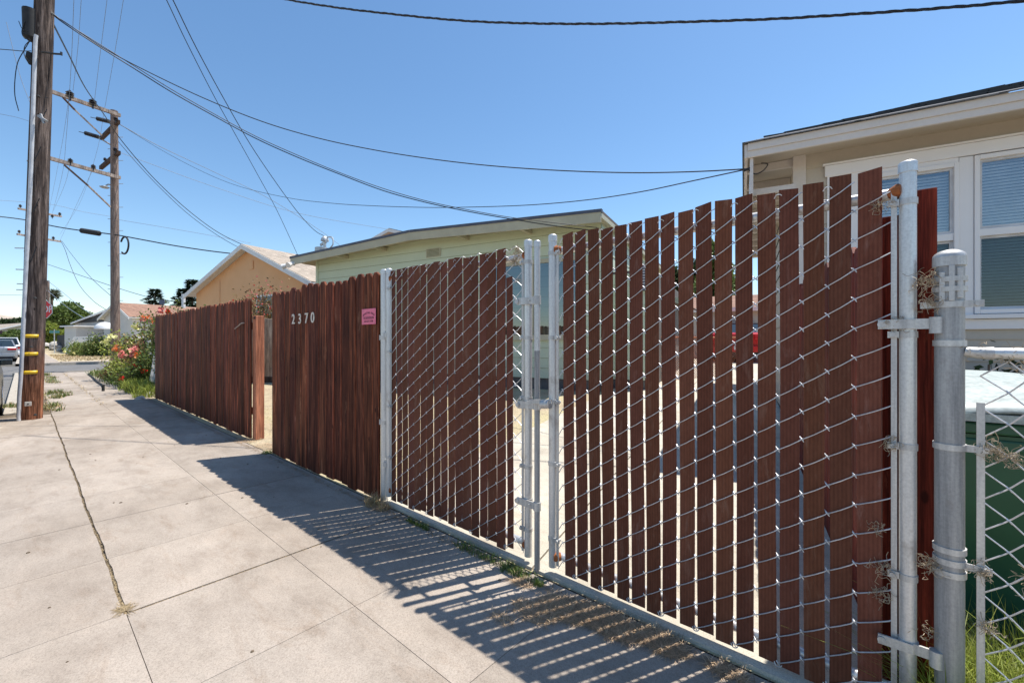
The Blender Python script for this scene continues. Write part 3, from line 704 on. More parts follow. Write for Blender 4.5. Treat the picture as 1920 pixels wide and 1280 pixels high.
# ================================================================== BEIGE HOUSE
C0 = at(1402, 270, 4.42); C0.z = 0
def hp(s, t_, z): return C0+HA*s+HB*t_+Vector((0, 0, z))
house = thing('beige_house', 'beige lap-sided house with white windows and hip roof behind the right gate', 'house', C0.to_tuple(), R(12.66))
WT = .40; ZE = 3.29      # wall set back, eave height
def hbox(bm, s0, s1, t0, t1, z0, z1, tint=1.0):
    bm.box(hp((s0+s1)/2, (t0+t1)/2, (z0+z1)/2), (s1-s0, t1-t0, z1-z0), tint, rz=R(12.66))
b = MB()   # lap boards; every board leans out at its foot
z = .27; rg = random.Random(2)
while z < ZE-.05:
    z1 = min(z+.2, ZE-.05); tt = rg.uniform(.97, 1.03)
    for s0, s1 in (((.45, 1.02), (2.84, 6.5)) if z > 1.42 and z1 < 3.0 else ((.45, 6.5),)):
        vs = [hp(s0, WT-.012, z), hp(s1, WT-.012, z), hp(s1, WT, z1), hp(s0, WT, z1), hp(s0, WT, z), hp(s1, WT, z)]
        b.add(vs, [(0, 1, 2, 3), (4, 5, 1, 0)], tt)
    z += .2
    vs = [hp(.45, WT+6, z-.2), hp(.45, WT, z-.2), hp(.462, WT, z1), hp(.462, WT+6, z1)]; b.add(vs, [(0, 1, 2, 3)], tt)
b.build('wall', 'beige_paint', house)
b = MB(); hbox(b, .50, 6.5, WT+.17, WT+6, 0, ZE-.06); hbox(b, .47, .5, WT+.03, WT+6, .0, .25); b.build('wall_core', 'foundation', house)
b = MB(); hbox(b, .425, .54, WT-.028, WT+.06, .1, ZE-.07); b.build('corner_trim', 'trim_paint', house, bevel=.003)
b = MB()
hbox(b, 0, 7, -.03, 0, ZE-.15, ZE-.012); hbox(b, 0, 7, -.045, -.031, ZE-.085, ZE-.008); hbox(b, -.03, 0, -.03, 6.5, ZE-.15, ZE-.012); b.build('fascia', 'trim_paint', house, bevel=.004)
b = MB(); hbox(b, 0, 7, 0, WT+.04, ZE-.075, ZE-.055); hbox(b, 0, .5, WT+.04, 6.5, ZE-.075, ZE-.055); b.build('soffit', 'beige_paint', house)
for k in range(10): 
    b = MB(); hbox(b, .0, .45, .42+k*.6, .46+k*.6, ZE-.16, ZE-.08); b.build('rafter_tail', 'trim_paint', house)
b = MB(); hbox(b, .02, .44, .25, .29, ZE-.46, ZE-.40); hbox(b, .02, .05, -.0, .9, ZE-.52, ZE-.15); b.build('gutter_bracket', 'trim_paint', house)
b = MB(); hr = .435
A, B_, C_, D = hp(-.05, -.07, ZE), hp(7.1, -.07, ZE), hp(7.1, 3.2, ZE+3.27*hr), hp(3.25, 3.2, ZE+3.27*hr)
b.quad(A, B_, C_, D, uv=[(0, 0), (7, 0), (7, 3.4), (3.3, 3.4)])
E1 = hp(-.05, 6.6, ZE); b.quad(E1, A, D, hp(3.25, 3.4, ZE+3.3*hr), uv=[(6.5, 0), (0, 0), (3.2, 3.4), (3.4, 3.4)])
b.add([A, B_, hp(7.1, -.07, ZE-.012), hp(-.05, -.07, ZE-.012)], [(0, 3, 2, 1)]); 
b.build('roof', 'shingle_grey', house)
b = MB(); rg = random.Random(8)   # ragged shingle courses standing up from the slope
for k in range(1, 14):
    tt = k*.2; s = tt-.05
    while s < 7:
        w = rg.uniform(.15, .4); zz = ZE+(tt+.07)*hr
        b.add([hp(s, tt, zz+rg.uniform(.012, .02)), hp(s+w-.01, tt, zz+rg.uniform(.012, .02)), hp(s+w-.01, tt+.2, zz+.2*hr+.006), hp(s, tt+.2, zz+.2*hr+.006), hp(s, tt, zz), hp(s+w-.01, tt, zz)], [(0, 1, 2, 3), (4, 5, 1, 0)], rg.uniform(.8, 1.2)); s += w
b.build('shingle_courses', 'shingle_grey', house)
# windows
def win(s0, s1, zb, zt, first=False):
    T = WT-.012
    fr = MB()
    hbox(fr, s0, s0+.035, T-.035, T+.05, zb, zt); hbox(fr, s1-.035, s1, T-.035, T+.05, zb, zt)
    hbox(fr, s0+.035, s1-.035, T-.035, T+.05, zt-.04, zt); hbox(fr, s0+.035, s1-.035, T-.035, T+.05, zb, zb+.04)
    mid = (zb+zt)/2+.02
    hbox(fr, s0+.035, s1-.035, T-.02, T+.05, mid-.035, mid+.03)
    w = fr.build('window', 'window_frame', house, bevel=.003)
    sa = MB(); i0, i1 = s0+.035, s1-.035
    for z0, z1, tt in ((zb+.04, mid-.035, T+.02), (mid+.03, zt-.04, T+.004)):
        hbox(sa, i0, i0+.022, tt-.012, tt+.02, z0, z1); hbox(sa, i1-.022, i1, tt-.012, tt+.02, z0, z1)
        hbox(sa, i0+.022, i1-.022, tt-.012, tt+.02, z0, z0+.024); hbox(sa, i0+.022, i1-.022, tt-.012, tt+.02, z1-.022, z1)
    sa.build('sash', 'pvc_grey', w)
    for z0, z1, tt, gmat in ((zb+.064, mid-.057, T+.02, 'glass_lower'), (mid+.054, zt-.062, T+.004, 'glass')):
        gm = MB(); gm.quad(hp(i0+.02, tt, z0), hp(i1-.02, tt, z0), hp(i1-.02, tt, z1), hp(i0+.02, tt, z1)); gm.build('pane', gmat, w)
    bl = MB(); z = zb+.06
    while z < zt-.06:
        p = hp((i0+i1)/2, T+.062, z); y = HB*math.cos(R(56))+Vector((0, 0, 1))*math.sin(R(56)); zx = HA.cross(y)
        bl.box(p, (i1-i0-.01, .027, .0015), ax=(HA, y, zx)); z += .0285
    bl.build('blind', 'blind_white', w)
win(1.00, 1.705, 1.50, 2.90); win(1.805, 2.85, 1.50, 2.935)
b = MB(); T = WT-.012
hbox(b, .72, .998, T-.022, T, 1.36, 3.04); hbox(b, 1.707, 1.803, T-.022, T+.04, 1.45, 2.94); hbox(b, 2.852, 3.05, T-.022, T, 1.36, 3.04); hbox(b, 1.0, 1.705, T-.02, T, 2.9, 2.945); hbox(b, .70, 3.07, T-.034, T, 2.945, 3.055); hbox(b, .68, 3.09, T-.05, T, 3.057, 3.075)
b.build('window_casing', 'window_frame', house, bevel=.004)
b = MB(); hbox(b, .70, 3.08, T-.06, T, 1.455, 1.495); hbox(b, .74, 3.04, T-.025, T, 1.36, 1.452); b.build('window_sill', 'window_frame', house, bevel=.004)
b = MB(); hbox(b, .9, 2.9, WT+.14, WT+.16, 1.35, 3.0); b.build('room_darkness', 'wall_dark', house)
b = MB(); pp = at(1403, 318, 4.44)
b.tube(smoothpts([pp, pp+Vector((.05, .03, -.05)), pp+Vector((.12, .06, -.03)), pp+Vector((.16, .09, .04)), pp+Vector((.1, .1, .07))], 4), .006, 6); b.cyl(pp-Vector((.04, 0, 0)), pp+Vector((.03, 0, .01)), .014, n=10)
b.build('service_entry', 'cable_black', house)

# ================================================================== MINT HOUSE
G0 = at(1010, 640, 9.5); G0.z = 0; gy0 = .19
def gp(s, t_, z): return G0+HA*s+HB*t_+Vector((0, 0, z))
mint = thing('mint_green_house', 'pale mint green lap-sided house with a low gable roof behind the fence', 'house', gp(-2.5, 0, gy0).to_tuple(), R(12.66))
def gbox(bm, s0, s1, t0, t1, z0, z1, tint=1.0): bm.box(gp((s0+s1)/2, (t0+t1)/2, (z0+z1)/2), (s1-s0, t1-t0, z1-z0), tint, rz=R(12.66))
gtop = lambda s: 4.02-abs(s+3.36)*(.235 if s < -3.36 else .205)/5.1     # underside line of the fascia top
b = MB(); z = .44; rg = random.Random(4)
while z < 4.0:
    z1 = z+.225; tt = rg.uniform(.97, 1.03)
    sl, sr = -7.46, 1.42
    zt = z1
    if z1 > 3.6:   # clip boards under the gable
        zt = min(z1, 3.80)
    if zt <= z: break
    vs = [gp(sl, -.014, z), gp(sr, -.014, z), gp(sr, 0, zt), gp(sl, 0, zt), gp(sl, 0, z), gp(sr, 0, z)]
    b.add(vs, [(0, 1, 2, 3), (4, 5, 1, 0)], tt)
    b.add([gp(sr, -.0, z), gp(sr+.012, 0, z), gp(sr+.012, 8, z), gp(sr, 0, zt), gp(sr, 8, zt)], [(1, 2, 4, 3)], tt)
    if z1 < 2.9: b.add([gp(1.45, .5-.014, z), gp(2.3, .5-.014, z), gp(2.3, .5, zt), gp(1.45, .5, zt)], [(0, 1, 2, 3)], tt)
    z += .225
b.build('wall', 'mint_paint', mint)
b = MB()
z = .44
while z < 3.8: gbox(b, -7.46, 1.42, -.0075, -.004, z-.006, z+.004); z += .225
b.build('board_joints', 'green_house_dark', mint)
b = MB(); b.prism([gp(-7.46, .002, 3.4), gp(1.42, .002, 3.4), gp(1.42, .002, gtop(1.42)-.135), gp(-3.36, .002, gtop(-3.36)-.135), gp(-7.46, .002, gtop(-7.46)-.135)], HB*.1); b.build('gable_wall', 'mint_paint', mint)
b = MB(); gbox(b, -7.44, 1.40, .02, 8, 0, 3.6); gbox(b, 1.40, 2.28, .52, 8, 0, 2.75); b.build('foundation', 'foundation', mint)
b = MB(); gbox(b, -7.49, -7.40, -.03, .05, .4, 3.7); b.build('corner_trim', 'mint_paint', mint)
OV = -.42
def strip(bm, s0, s1, t0, t1, dz0, dz1):
    """sloping board following the roof line"""
    za, zb = gtop(s0), gtop(s1)
    vs = [gp(s0, t0, za+dz0), gp(s1, t0, zb+dz0), gp(s1, t1, zb+dz0), gp(s0, t1, za+dz0)]
    bm.add(vs+[v+Vector((0, 0, dz1-dz0)) for v in vs], [(0, 3, 2, 1), (4, 5, 6, 7), (0, 1, 5, 4), (1, 2, 6, 5), (2, 3, 7, 6), (3, 0, 4, 7)])
b = MB(); strip(b, -8.1, -3.36, OV-.03, OV, -.235, -.035); strip(b, -3.36, 1.55, OV-.03, OV, -.235, -.035); b.build('fascia', 'green_gable_trim', mint)
b = MB(); strip(b, -8.12, -3.37, OV-.045, OV+.05, -.036, .025); strip(b, -3.35, 1.57, OV-.045, OV+.05, -.036, .025); b.build('drip_edge', 'drip_edge', mint)
b = MB(); strip(b, -8.1, -3.36, OV, 8.5, -.13, -.04); strip(b, -3.36, 1.55, OV, 8.5, -.13, -.04); b.build('roof_deck', 'green_gable_trim', mint)
b = MB(); strip(b, -8.1, -3.36, OV+.05, 8.5, -.038, .02); strip(b, -3.36, 1.55, OV+.05, 8.5, -.038, .02); b.build('roof', 'shingle_tan', mint)
for s in (-6.1, -4.6, -1.9, -.2):
    b = MB(); za = gtop(s); b.box(gp(s, OV/2, za-.2), (.09, abs(OV), .09), rz=R(12.66)); b.build('rafter_tail', 'green_gable_trim', mint)
b = MB(); gbox(b, -3.18, -2.72, -.03, 0, 3.40, 3.62)
v = b.build('gable_vent', 'green_gable_trim', mint)
b = MB()
for k in range(6): gbox(b, -3.15, -2.75, -.036, -.03, 3.425+k*.032, 3.437+k*.032)
b.build('louvre', 'green_house_dark', v)
def gwin(s0, s1, z0, z1, parts=1):
    f = MB()
    for a, c in ((s0-.09, s0), (s1, s1+.09)): gbox(f, a, c, -.05, 0, z0-.09, z1+.09)
    gbox(f, s0, s1, -.05, 0, z1, z1+.09); gbox(f, s0-.12, s1+.12, -.07, 0, z0-.12, z0)
    for k in range(1, parts): m_ = s0+(s1-s0)*k/parts; gbox(f, m_-.04, m_+.04, -.045, 0, z0, z1)
    w = f.build('window', 'green_gable_trim', mint)
    g = MB(); g.quad(gp(s0, -.02, z0), gp(s1, -.02, z0), gp(s1, -.02, z1), gp(s0, -.02, z1)); g.build('pane', 'glass_dark', w)
gwin(-1.25, .95, 1.40, 2.98, 2)
b = MB(); gbox(b, 1.98, 2.26, .42, .48, 2.3, 2.85); v = b.build('louvred_shutter', 'drip_edge', mint)
b = MB()
for k in range(9): gbox(b, 2.0, 2.24, .41, .42, 2.33+k*.055, 2.355+k*.055)
b.build('louvre', 'pvc_grey', v)
# floodlight camera, mast, roof vents
fl = thing('floodlight', 'white twin floodlight camera under the left roof corner of the mint house', 'light', gp(-8.0, OV-.1, 3.58).to_tuple())
b = MB(); c = gp(-7.95, OV-.08, 3.60); b.dome(c-Vector((0, 0, .05)), .07, .1, 14); b.cyl(c, c+Vector((0, .09, .0)), .05, n=14); b.build('housing', 'white_paint', fl, smooth=True)
for dx in (-.19, .13):
    b = MB(); q = c+Vector((dx, -.08, -.05)); b.cyl(q, q+Vector((dx*.35, -.1, -.05)), .055, .085, n=16); b.build('lamp_head', 'white_paint', fl, smooth=True)
ms = thing('service_mast', 'galvanised service mast with insulator standing on the mint house roof', 'mast', gp(-7.1, .4, 3.85).to_tuple())
mp_ = at(608, 485, 13.2); mt = at(609, 452, 13.2)
b = MB(); b.cyl(mp_, mt, .045, n=12); b.build('pipe', 'galvanised', ms, smooth=True)
b = MB(); b.dome(mt, .12, .16, 12); b.beam(mt+Vector((-.28, 0, -.08)), mt+Vector((.12, 0, -.02)), .05, .07); b.tube(smoothpts([mt+Vector((0, 0, .1)), mt+Vector((.25, .1, .1)), mt+Vector((.33, .1, -.12)), mt+Vector((.22, .05, -.25))], 4), .02, 6); b.build('weatherhead', 'lamp_metal', ms)
rv = thing('roof_vent', 'squat round metal roof vent beside the mast on the mint house', 'vent', at(603, 483, 13.6).to_tuple())
q = at(603, 486, 13.6); b = MB(); b.cyl(q, q+Vector((0, 0, .22)), .15, n=14); b.cyl(q+Vector((0, 0, .22)), q+Vector((0, 0, .36)), .2, .2, n=14); b.build('cap', 'lamp_metal', rv, smooth=True)
b = MB(); q = at(592, 484, 13.4); b.dome(q, .18, .16, 12); b.build('small_cap', 'lamp_metal', rv, smooth=True)
b = MB(); q = at(807, 440, 12.2); b.cyl(q, q+Vector((0, 0, .18)), .03, n=8); tag(b.build('vent_pipe', 'drip_edge'), 'short dark plumbing pipe sticking up from the mint house ridge', 'pipe')

# ================================================================== OTHER HOUSES
def gable_house(root, O, w_l, w_r, z_e, z_a, depth, wallmat, roofmat, over=.35, base=0, trim='white_paint', ax=HA, bx=HB, thick=.12, vent=True, zbase=None):
    """gable end in the plane O + ax*s, apex over s=0"""
    O = Vector((O.x, O.y, 0)); g = lambda s, t_, z: O+ax*s+bx*t_+Vector((0, 0, z))
    zb = 0 if zbase is None else zbase; kl = (z_a-z_e)/w_l; kr = kl*w_l/w_r
    b = MB(); il, ir = w_l-over, w_r-over; e = z_a-(z_a-z_e)*il/w_l-.1; e2 = z_a-(z_a-z_e)*ir/w_r-.1
    pr = [g(-il, 0, zb), g(ir, 0, zb), g(ir, 0, e2), g(0, 0, z_a-.12), g(-il, 0, e)]
    b.prism(pr, bx*depth); b.build('wall', wallmat, root)
    b = MB()
    for s, ze in ((-w_l, z_e), (w_r, z_e)):
        L = math.hypot(s, z_a-ze)
        A, B_ = g(s, -over, ze), g(0, -over, z_a); C_, D = g(0, depth+over, z_a), g(s, depth+over, ze)
        vs = [A, B_, C_, D] if s > 0 else [B_, A, D, C_]
        uv = [(0, L), (0, 0), (depth, 0), (depth, L)] if s < 0 else [(0, 0), (0, L), (depth, L), (depth, 0)]
        b.quad(*vs, uv=[(u[0], u[1]) for u in uv])
    b.build('roof', roofmat, root)
    b = MB()
    for s, ze in ((-w_l, z_e), (w_r, z_e)):
        vs = [g(s, -over-.03, ze-.02), g(0, -over-.03, z_a-.02), g(0, -over-.03, z_a-.02-thick*1.6), g(s, -over-.03, ze-.02-thick*1.6)]
        b.prism(vs, bx*.05)
        vs = [g(s, -over+.02, ze-.04), g(0, -over+.02, z_a-.04), g(0, -over+.02, z_a-.09), g(s, -over+.02, ze-.09)]; b.prism(vs, bx*(depth+over*1.8))
    b.build('rake_board', trim, root)
    if vent:
        b = MB(); b.box(g(.12, -.02, z_a-.85), (.28, .04, .34), rz=math.atan2(ax.y, ax.x)); b.build('gable_vent', wallmat, root)
    return g
O = at(469, 460, 18)
t = thing('peach_house', 'peach stucco house with white-edged gable between the utility poles and mint house', 'house', (O.x, O.y, .5), R(12.66))
g = gable_house(t, O, 4.66, 4.4, 3.45, 5.3, 9, 'peach_stucco', 'shingle_tan')
b = MB(); b.cyl(g(-2.3, -.012, .5), g(-2.3, -.012, 4.0), .018, n=6); b.cyl(g(3.6, -.05, .5), g(3.6, -.05, 3.6), .05, n=8); b.build('downspout', 'peach_stucco', t)
b = MB(); b.box(g(1.6, -.02, 2.6), (2.2, .06, 1.1), rz=R(12.66)); w = b.build('window', 'white_paint', t)
b = MB(); b.box(g(1.6, -.055, 2.6), (2.0, .02, .95), rz=R(12.66)); b.build('pane', 'glass_car', w)
b = MB(); q = at(558, 489, 15.5); b.cyl(q, q+Vector((0, 0, .16)), .05, n=8); b.dome(q+Vector((0, 0, .16)), .09, .08, 10); tag(b.build('roof_vent', 'black_rubber'), 'small black vent knob on the tan shingles of the peach house', 'vent')
O = at(743, 432, 19)
t = thing('peach_rear_house', 'second peach gable with white rake boards peeking over the mint house roof', 'house', (O.x, O.y, .5), R(12.66))
gable_house(t, O, 4.2, 4.2, 4.95, 6.19, 6, 'peach_stucco', 'shingle_grey', .45, thick=.09, vent=False)
# brown-roofed house
bx2 = HB; O = at(223, 567, 37)
t = thing('brown_roof_house', 'white-gabled house with a brown shingle roof behind the rose bushes', 'house', (O.x, O.y, 0), R(12.66))
gf = gable_house(t, O, 3.4, 2.9, 3.3, 4.62, 13, 'pale_paint', 'shingle_brown', .35, vent=False)
def ridge_house(root, O, ax, bx, length, run, z_r, z_e, wallmat, roofmat, over=.4, zb=0, back=None):
    """ridge runs from O along ax; front slope comes down against bx"""
    O = Vector((O.x, O.y, 0)); g = lambda s, t_, z: O+ax*s+bx*t_+Vector((0, 0, z))
    b = MB(); b.prism([g(over, -run+over, zb), g(over, run-over, zb), g(over, run-over, z_e), g(over, 0, z_r-.1), g(over, -run+over, z_e)], ax*(length-over*2)); b.build('wall', wallmat, root)
    b = MB()
    b.quad(g(0, -run, z_e), g(length, -run, z_e), g(length, 0, z_r), g(0, 0, z_r), uv=[(0, 0), (length, 0), (length, run), (0, run)])
    b.quad(g(length, run, z_e), g(0, run, z_e), g(0, 0, z_r), g(length, 0, z_r), uv=[(0, 0), (length, 0), (length, run), (0, run)])
    b.build('roof', roofmat, root)
    b = MB()
    b.beam(g(0, -run-.02, z_e-.08), g(length, -run-.02, z_e-.08), .05, .16)
    for s in (0, length): b.beam(g(s, -run, z_e-.08), g(s, 0, z_r-.08), .05, .17); b.beam(g(s, run, z_e-.08), g(s, 0, z_r-.08), .05, .17)
    b.build('fascia', 'white_paint', root); return g
b = MB(); b.box(gf(2.62, 3, 2.2), (.06, 1.8, 1.1), rz=R(12.66)); b.build('side_window', 'wall_dark', t)
b = MB(); b.box(gf(3.6, 5, 2.75), (2.2, 6, .12), rz=R(12.66)); b.build('porch_roof', 'white_paint', t)
for s_ in (2.3, 5, 7.8):
    b = MB(); b.box(gf(4.6, s_, 1.35), (.14, .14, 2.7), rz=R(12.66)); b.build('porch_post', 'white_paint', t)
b = MB(); q = at(344, 562, 26); b.cyl(q-Vector((0, 0, .5)), q+Vector((0, 0, .35)), .1, n=10); tag(b.build('chimney_pipe', 'white_paint'), 'white chimney pipe standing just left of the peach house eave', 'pipe')
b = MB(); q = at(305, 567, 23); b.cyl(q, q+Vector((.05, -.05, .02)), .14, .14, n=18); b.cyl(q-Vector((.0, 0, .5)), q, .025, n=6); tag(b.build('satellite_dish', 'drip_edge'), 'dark satellite dish above the brown shingle roof', 'dish')
O = at(211, 578, 46)
t = thing('grey_roof_house', 'pale house with a grey shingle roof beyond the cross street, left of the utility pole', 'house', (O.x, O.y, 0), R(12.66))
g = gable_house(t, O, 10.6, 5.5, 3.5, 4.82, 9, 'wall_greyed', 'shingle_grey', .3, zbase=-.1, vent=False)
b = MB(); b.prism([g(-9.6, -.1, 3.45), g(-.3, -.1, 3.45), g(-.3, -.1, 4.55), g(-.6, -.1, 4.55)], HB*.05); b.build('shingled_gable', 'shingle_grey', t)
b = MB(); b.box(g(-3.2, -1.2, 1.4), (3.2, 2.4, 2.8), rz=R(12.66)); b.build('bay_room', 'pale_paint', t)
b = MB(); b.box(g(-3.2, -1.2, 2.87), (3.8, 3.0, .14), rz=R(12.66)); b.build('bay_roof', 'white_paint', t)
b = MB(); b.box(g(-.6, -.03, 2.0), (1.6, .06, 1.2), rz=R(12.66)); w = b.build('window', 'white_paint', t)
b = MB(); b.box(g(-.6, -.07, 2.0), (1.4, .03, 1.0), rz=R(12.66)); b.build('pane', 'glass_car', w)
b = MB(); q = at(197, 612, 26); b.dome(q-Vector((0, 0, .15)), .5, .42, 16); tag(b.build('patio_umbrella', 'white_paint', smooth=True), 'white canopy dome just left of the second utility pole base', 'umbrella')
O = at(20, 608, 66)
t = thing('far_tan_roof_house', 'distant house with a pale tan roof among trees behind the parked cars', 'house', (O.x, O.y, 0), R(12.66))
ridge_house(t, O-HA*8, HA, HB, 16, 5, 4.0, 2.2, 'cream_paint', 'shingle_tan', zb=-.1)
O = at(102, 620, 78)
t = thing('far_peach_roof_house', 'small distant house with a reddish roof right of the stop sign', 'house', (O.x, O.y, 0), R(12.66))
ridge_house(t, O-HA*1.0, HA, HB, 5, 3, 3.0, 2.2, 'pale_paint', 'shingle_brown', zb=-.1)
# houses seen through the slat gaps
O = at(1205, 600, 11.5); O.z = 0
t = thing('cream_garage', 'cream lap-sided garage at the end of the driveway seen through the slat gaps', 'garage', O.to_tuple(), R(12.66))
b = MB(); z = yz(11)
while z < 2.6:
    for s0, s1 in ((-1.0, .45),):
        vs = [O+HA*s0-HB*.015+Vector((0, 0, z)), O+HA*s1-HB*.015+Vector((0, 0, z)), O+HA*s1+Vector((0, 0, z+.2)), O+HA*s0+Vector((0, 0, z+.2))]
        b.add(vs, [(0, 1, 2, 3)])
    z += .2
b.box(O-HA*.28+HB*2.55+Vector((0, 0, 1.4)), (1.42, 5, 2.6), rz=R(12.66)); b.build('wall', 'cream_paint', t)
b = MB(); b.add([O-HA*1.3-HB*.3+Vector((0, 0, 3.0)), O+HA*.95-HB*.3+Vector((0, 0, 2.35)), O+HA*.95+HB*5+Vector((0, 0, 2.35)), O-HA*1.3+HB*5+Vector((0, 0, 3.0))], [(0, 1, 2, 3)]); b.build('roof', 'shingle_brown', t)
b = MB(); b.beam(O-HA*1.3-HB*.3+Vector((0, 0, 2.93)), O+HA*.95-HB*.3+Vector((0, 0, 2.28)), .04, .14); b.build('fascia', 'mint_paint', t)
O = at(1290, 560, 20)
t = thing('pink_roof_house', 'distant house with a pinkish roof behind the driveway seen through the slat gaps', 'house', (O.x, O.y, .6), R(12.66))
ridge_house(t, O-HA*1.5, HA, HB, 5.5, 2.5, 3.3, 2.6, 'pale_paint', 'shingle_brown', zb=.3)
O = at(1400, 562, 22); O.z = 0
t = thing('lavender_wall_house', 'plain pale grey-lavender house behind the red car seen through the slat gaps', 'house', O.to_tuple(), R(12.66))
b = MB(); b.box(O+HB*2+Vector((0, 0, 1.8)), (5.2, 4, 3.0), rz=R(12.66)); b.build('wall', 'pale_paint', t)
b = MB(); b.box(O+HB*2+Vector((0, 0, 3.36)), (5.8, 4.6, .12), rz=R(12.66)); b.build('roof', 'shingle_grey', t)
b = MB(); b.box(O-HA*1.2-HB*.02+Vector((0, 0, 1.9)), (.9, .06, 1.0), rz=R(12.66)); b.build('window', 'window_frame', t)
# brown-slatted link fence inside the yard
q0, q1 = at(1240, 683, 10.2), at(1345, 683, 11.0)
t = thing('yard_wire_fence', 'low rusty wire fence inside the yard seen through the slat gaps', 'fence', ((q0+q1)/2).to_tuple())
b = MB(); d = (q1-q0); d.z = 0; L = d.length; d.normalize()
for k in range(int(L/.06)+6):
    for sg in (1, -1):
        p = q0+d*(k*.06); p.z = yz(p.y)+.02; b.tube([p, p+d*(sg*1.0)+Vector((0, 0, 1.05))], .006, 4)
b.build('wire_mesh', 'post_wood', t)
b = MB(); p = q0.copy(); p.z = yz(p.y)+1.07; b.cyl(p-d*1, p+d*(L+1), .02, n=8)
for k in range(4): p = q0+d*(k*.7-.4); p.z = yz(p.y); b.cyl(p, p+Vector((0, 0, 1.08)), .025, n=8)
b.build('pipe_frame', 'post_wood', t)

# ================================================================== UTILITY POLES
def wood_pole(root, base, top, r0, r1, mat, n=24, seed=1, seg=26):
    rg = random.Random(seed); b = MB(); base, top = Vector(base), Vector(top); vs = []; fs = []
    prof = [1+rg.uniform(-.035, .03) for _ in range(n)]
    prof[rg.randrange(n)] = .9; prof[rg.randrange(n)] = .88
    for i in range(seg+1):
        u = i/seg; c = base.lerp(top, u); r = r0+(r1-r0)*u
        for j in range(n):
            a = 2*math.pi*j/n; rr = r*(prof[j]+rg.uniform(-.008, .008)); vs.append(c+Vector((math.cos(a)*rr, math.sin(a)*rr, 0)))
    for i in range(seg):
        for j in range(n): fs.append((i*n+j, i*n+(j+1) % n, (i+1)*n+(j+1) % n, (i+1)*n+j))
    fs.append(tuple(seg*n+j for j in range(n))); b.add(vs, fs)
    return b.build('shaft', mat, root, smooth=True)
PB = at(57, 785, 6.9); PB.z = -.02; PT = at(81.5, 50, 6.9); dv = PT-PB; PT = PB+dv*1.55
p1 = thing('utility_pole', 'large weathered wooden utility pole with yellow marker strips at the kerb on the left', 'utility pole', PB.to_tuple())
wood_pole(p1, PB, PT, .135, .105, 'pole_wood', 30, 3, 40)
def pax(z): return PB+dv*((z-PB.z)/dv.z)
toc = Vector((-PB.x, -PB.y, 0)).normalized(); sid = Vector((-toc.y, toc.x, 0))     # towards camera; sid = picture left?
if (at(57, 640, 6.9)+sid).x > 1e9: pass
left = (at(30, 640, 6.9)-at(57, 640, 6.9)).normalized()
def oncl(px, py, Y): return at(px, py, Y)
b = MB(); pts = [at(35, 789, 6.72), at(36, 745, 6.72), at(40, 690, 6.72), at(46, 560, 6.72), at(55.5, 380, 6.72), at(61, 240, 6.72), at(66, 90, 6.72), at(68, 66, 6.72)]
b.tube(smoothpts(pts, 3), .024, 12); b.build('conduit', 'pvc_grey', p1, smooth=True)
b = MB(); b.tube([at(40.5, 714, 6.78), at(42, 684, 6.78)], .034, 14); b.tube([at(36, 787, 6.78), at(37.5, 740, 6.78)], .026, 14); b.build('conduit_coupling', 'pvc_grey', p1, smooth=True)
for py in (470, 560, 642, 690, 722, 765, 300, 180):
    z = at(50, py, 6.78).z; c = pax(z); bb_ = MB(); bb_.beam(c+left*.19+toc*.12, c+left*.07+toc*.15, .012, .02); bb_.build('conduit_strap', 'band_metal', p1)
for py, w in ((630, 1), (663, 1), (697, 1)):
    z = at(60, py, 6.9).z; c = pax(z); r = .134*(1-.25*z/9.4)+.005; vs = []; k = 8
    a0 = math.atan2(toc.y, toc.x)
    for i in range(k+1):
        a = a0+R(-52+i*78/k)
        for dz in (-.027, .027): vs.append(c+Vector((math.cos(a)*r, math.sin(a)*r, dz)))
    bb_ = MB(); bb_.add(vs, [(2*i, 2*i+2, 2*i+3, 2*i+1) for i in range(k)]); o = bb_.build('yellow_marker', 'yellow_marker', p1, smooth=True)
    sm = o.modifiers.new('solid', 'SOLIDIFY'); sm.thickness = .003
    q = at({630: 43.5, 663: 42, 697: 41}[py], py+3, 6.78); bb_ = MB(); bb_.tube([q-Vector((0, 0, .02)), q+Vector((0, 0, .02))], .036 if py == 697 else .0235, 14); bb_.build('yellow_band', 'yellow_marker', p1, smooth=True)
q = at(52.5, 757, 6.77); b = MB(); b.box(q, (.075, .01, .07), rz=math.atan2(toc.y, toc.x)+R(90)); b.build('pole_tag', 'pale_stone', p1, bevel=.008)
b = MB(); b.cyl(q+toc*.006, q+toc*.012, .010, n=8); b.build('tag_nail', 'black_rubber', p1)
for (px, py) in ((66, 558), (59, 650), (66, 777), (72, 180)):
    z = at(px, py, 6.9).z; c = pax(z); r = .13
    q = at(px, py, 6.78); b = MB(); b.dome(q-Vector((0, 0, .015)), .022, .03, 8); b.build('knot_hole', 'wall_dark', p1)
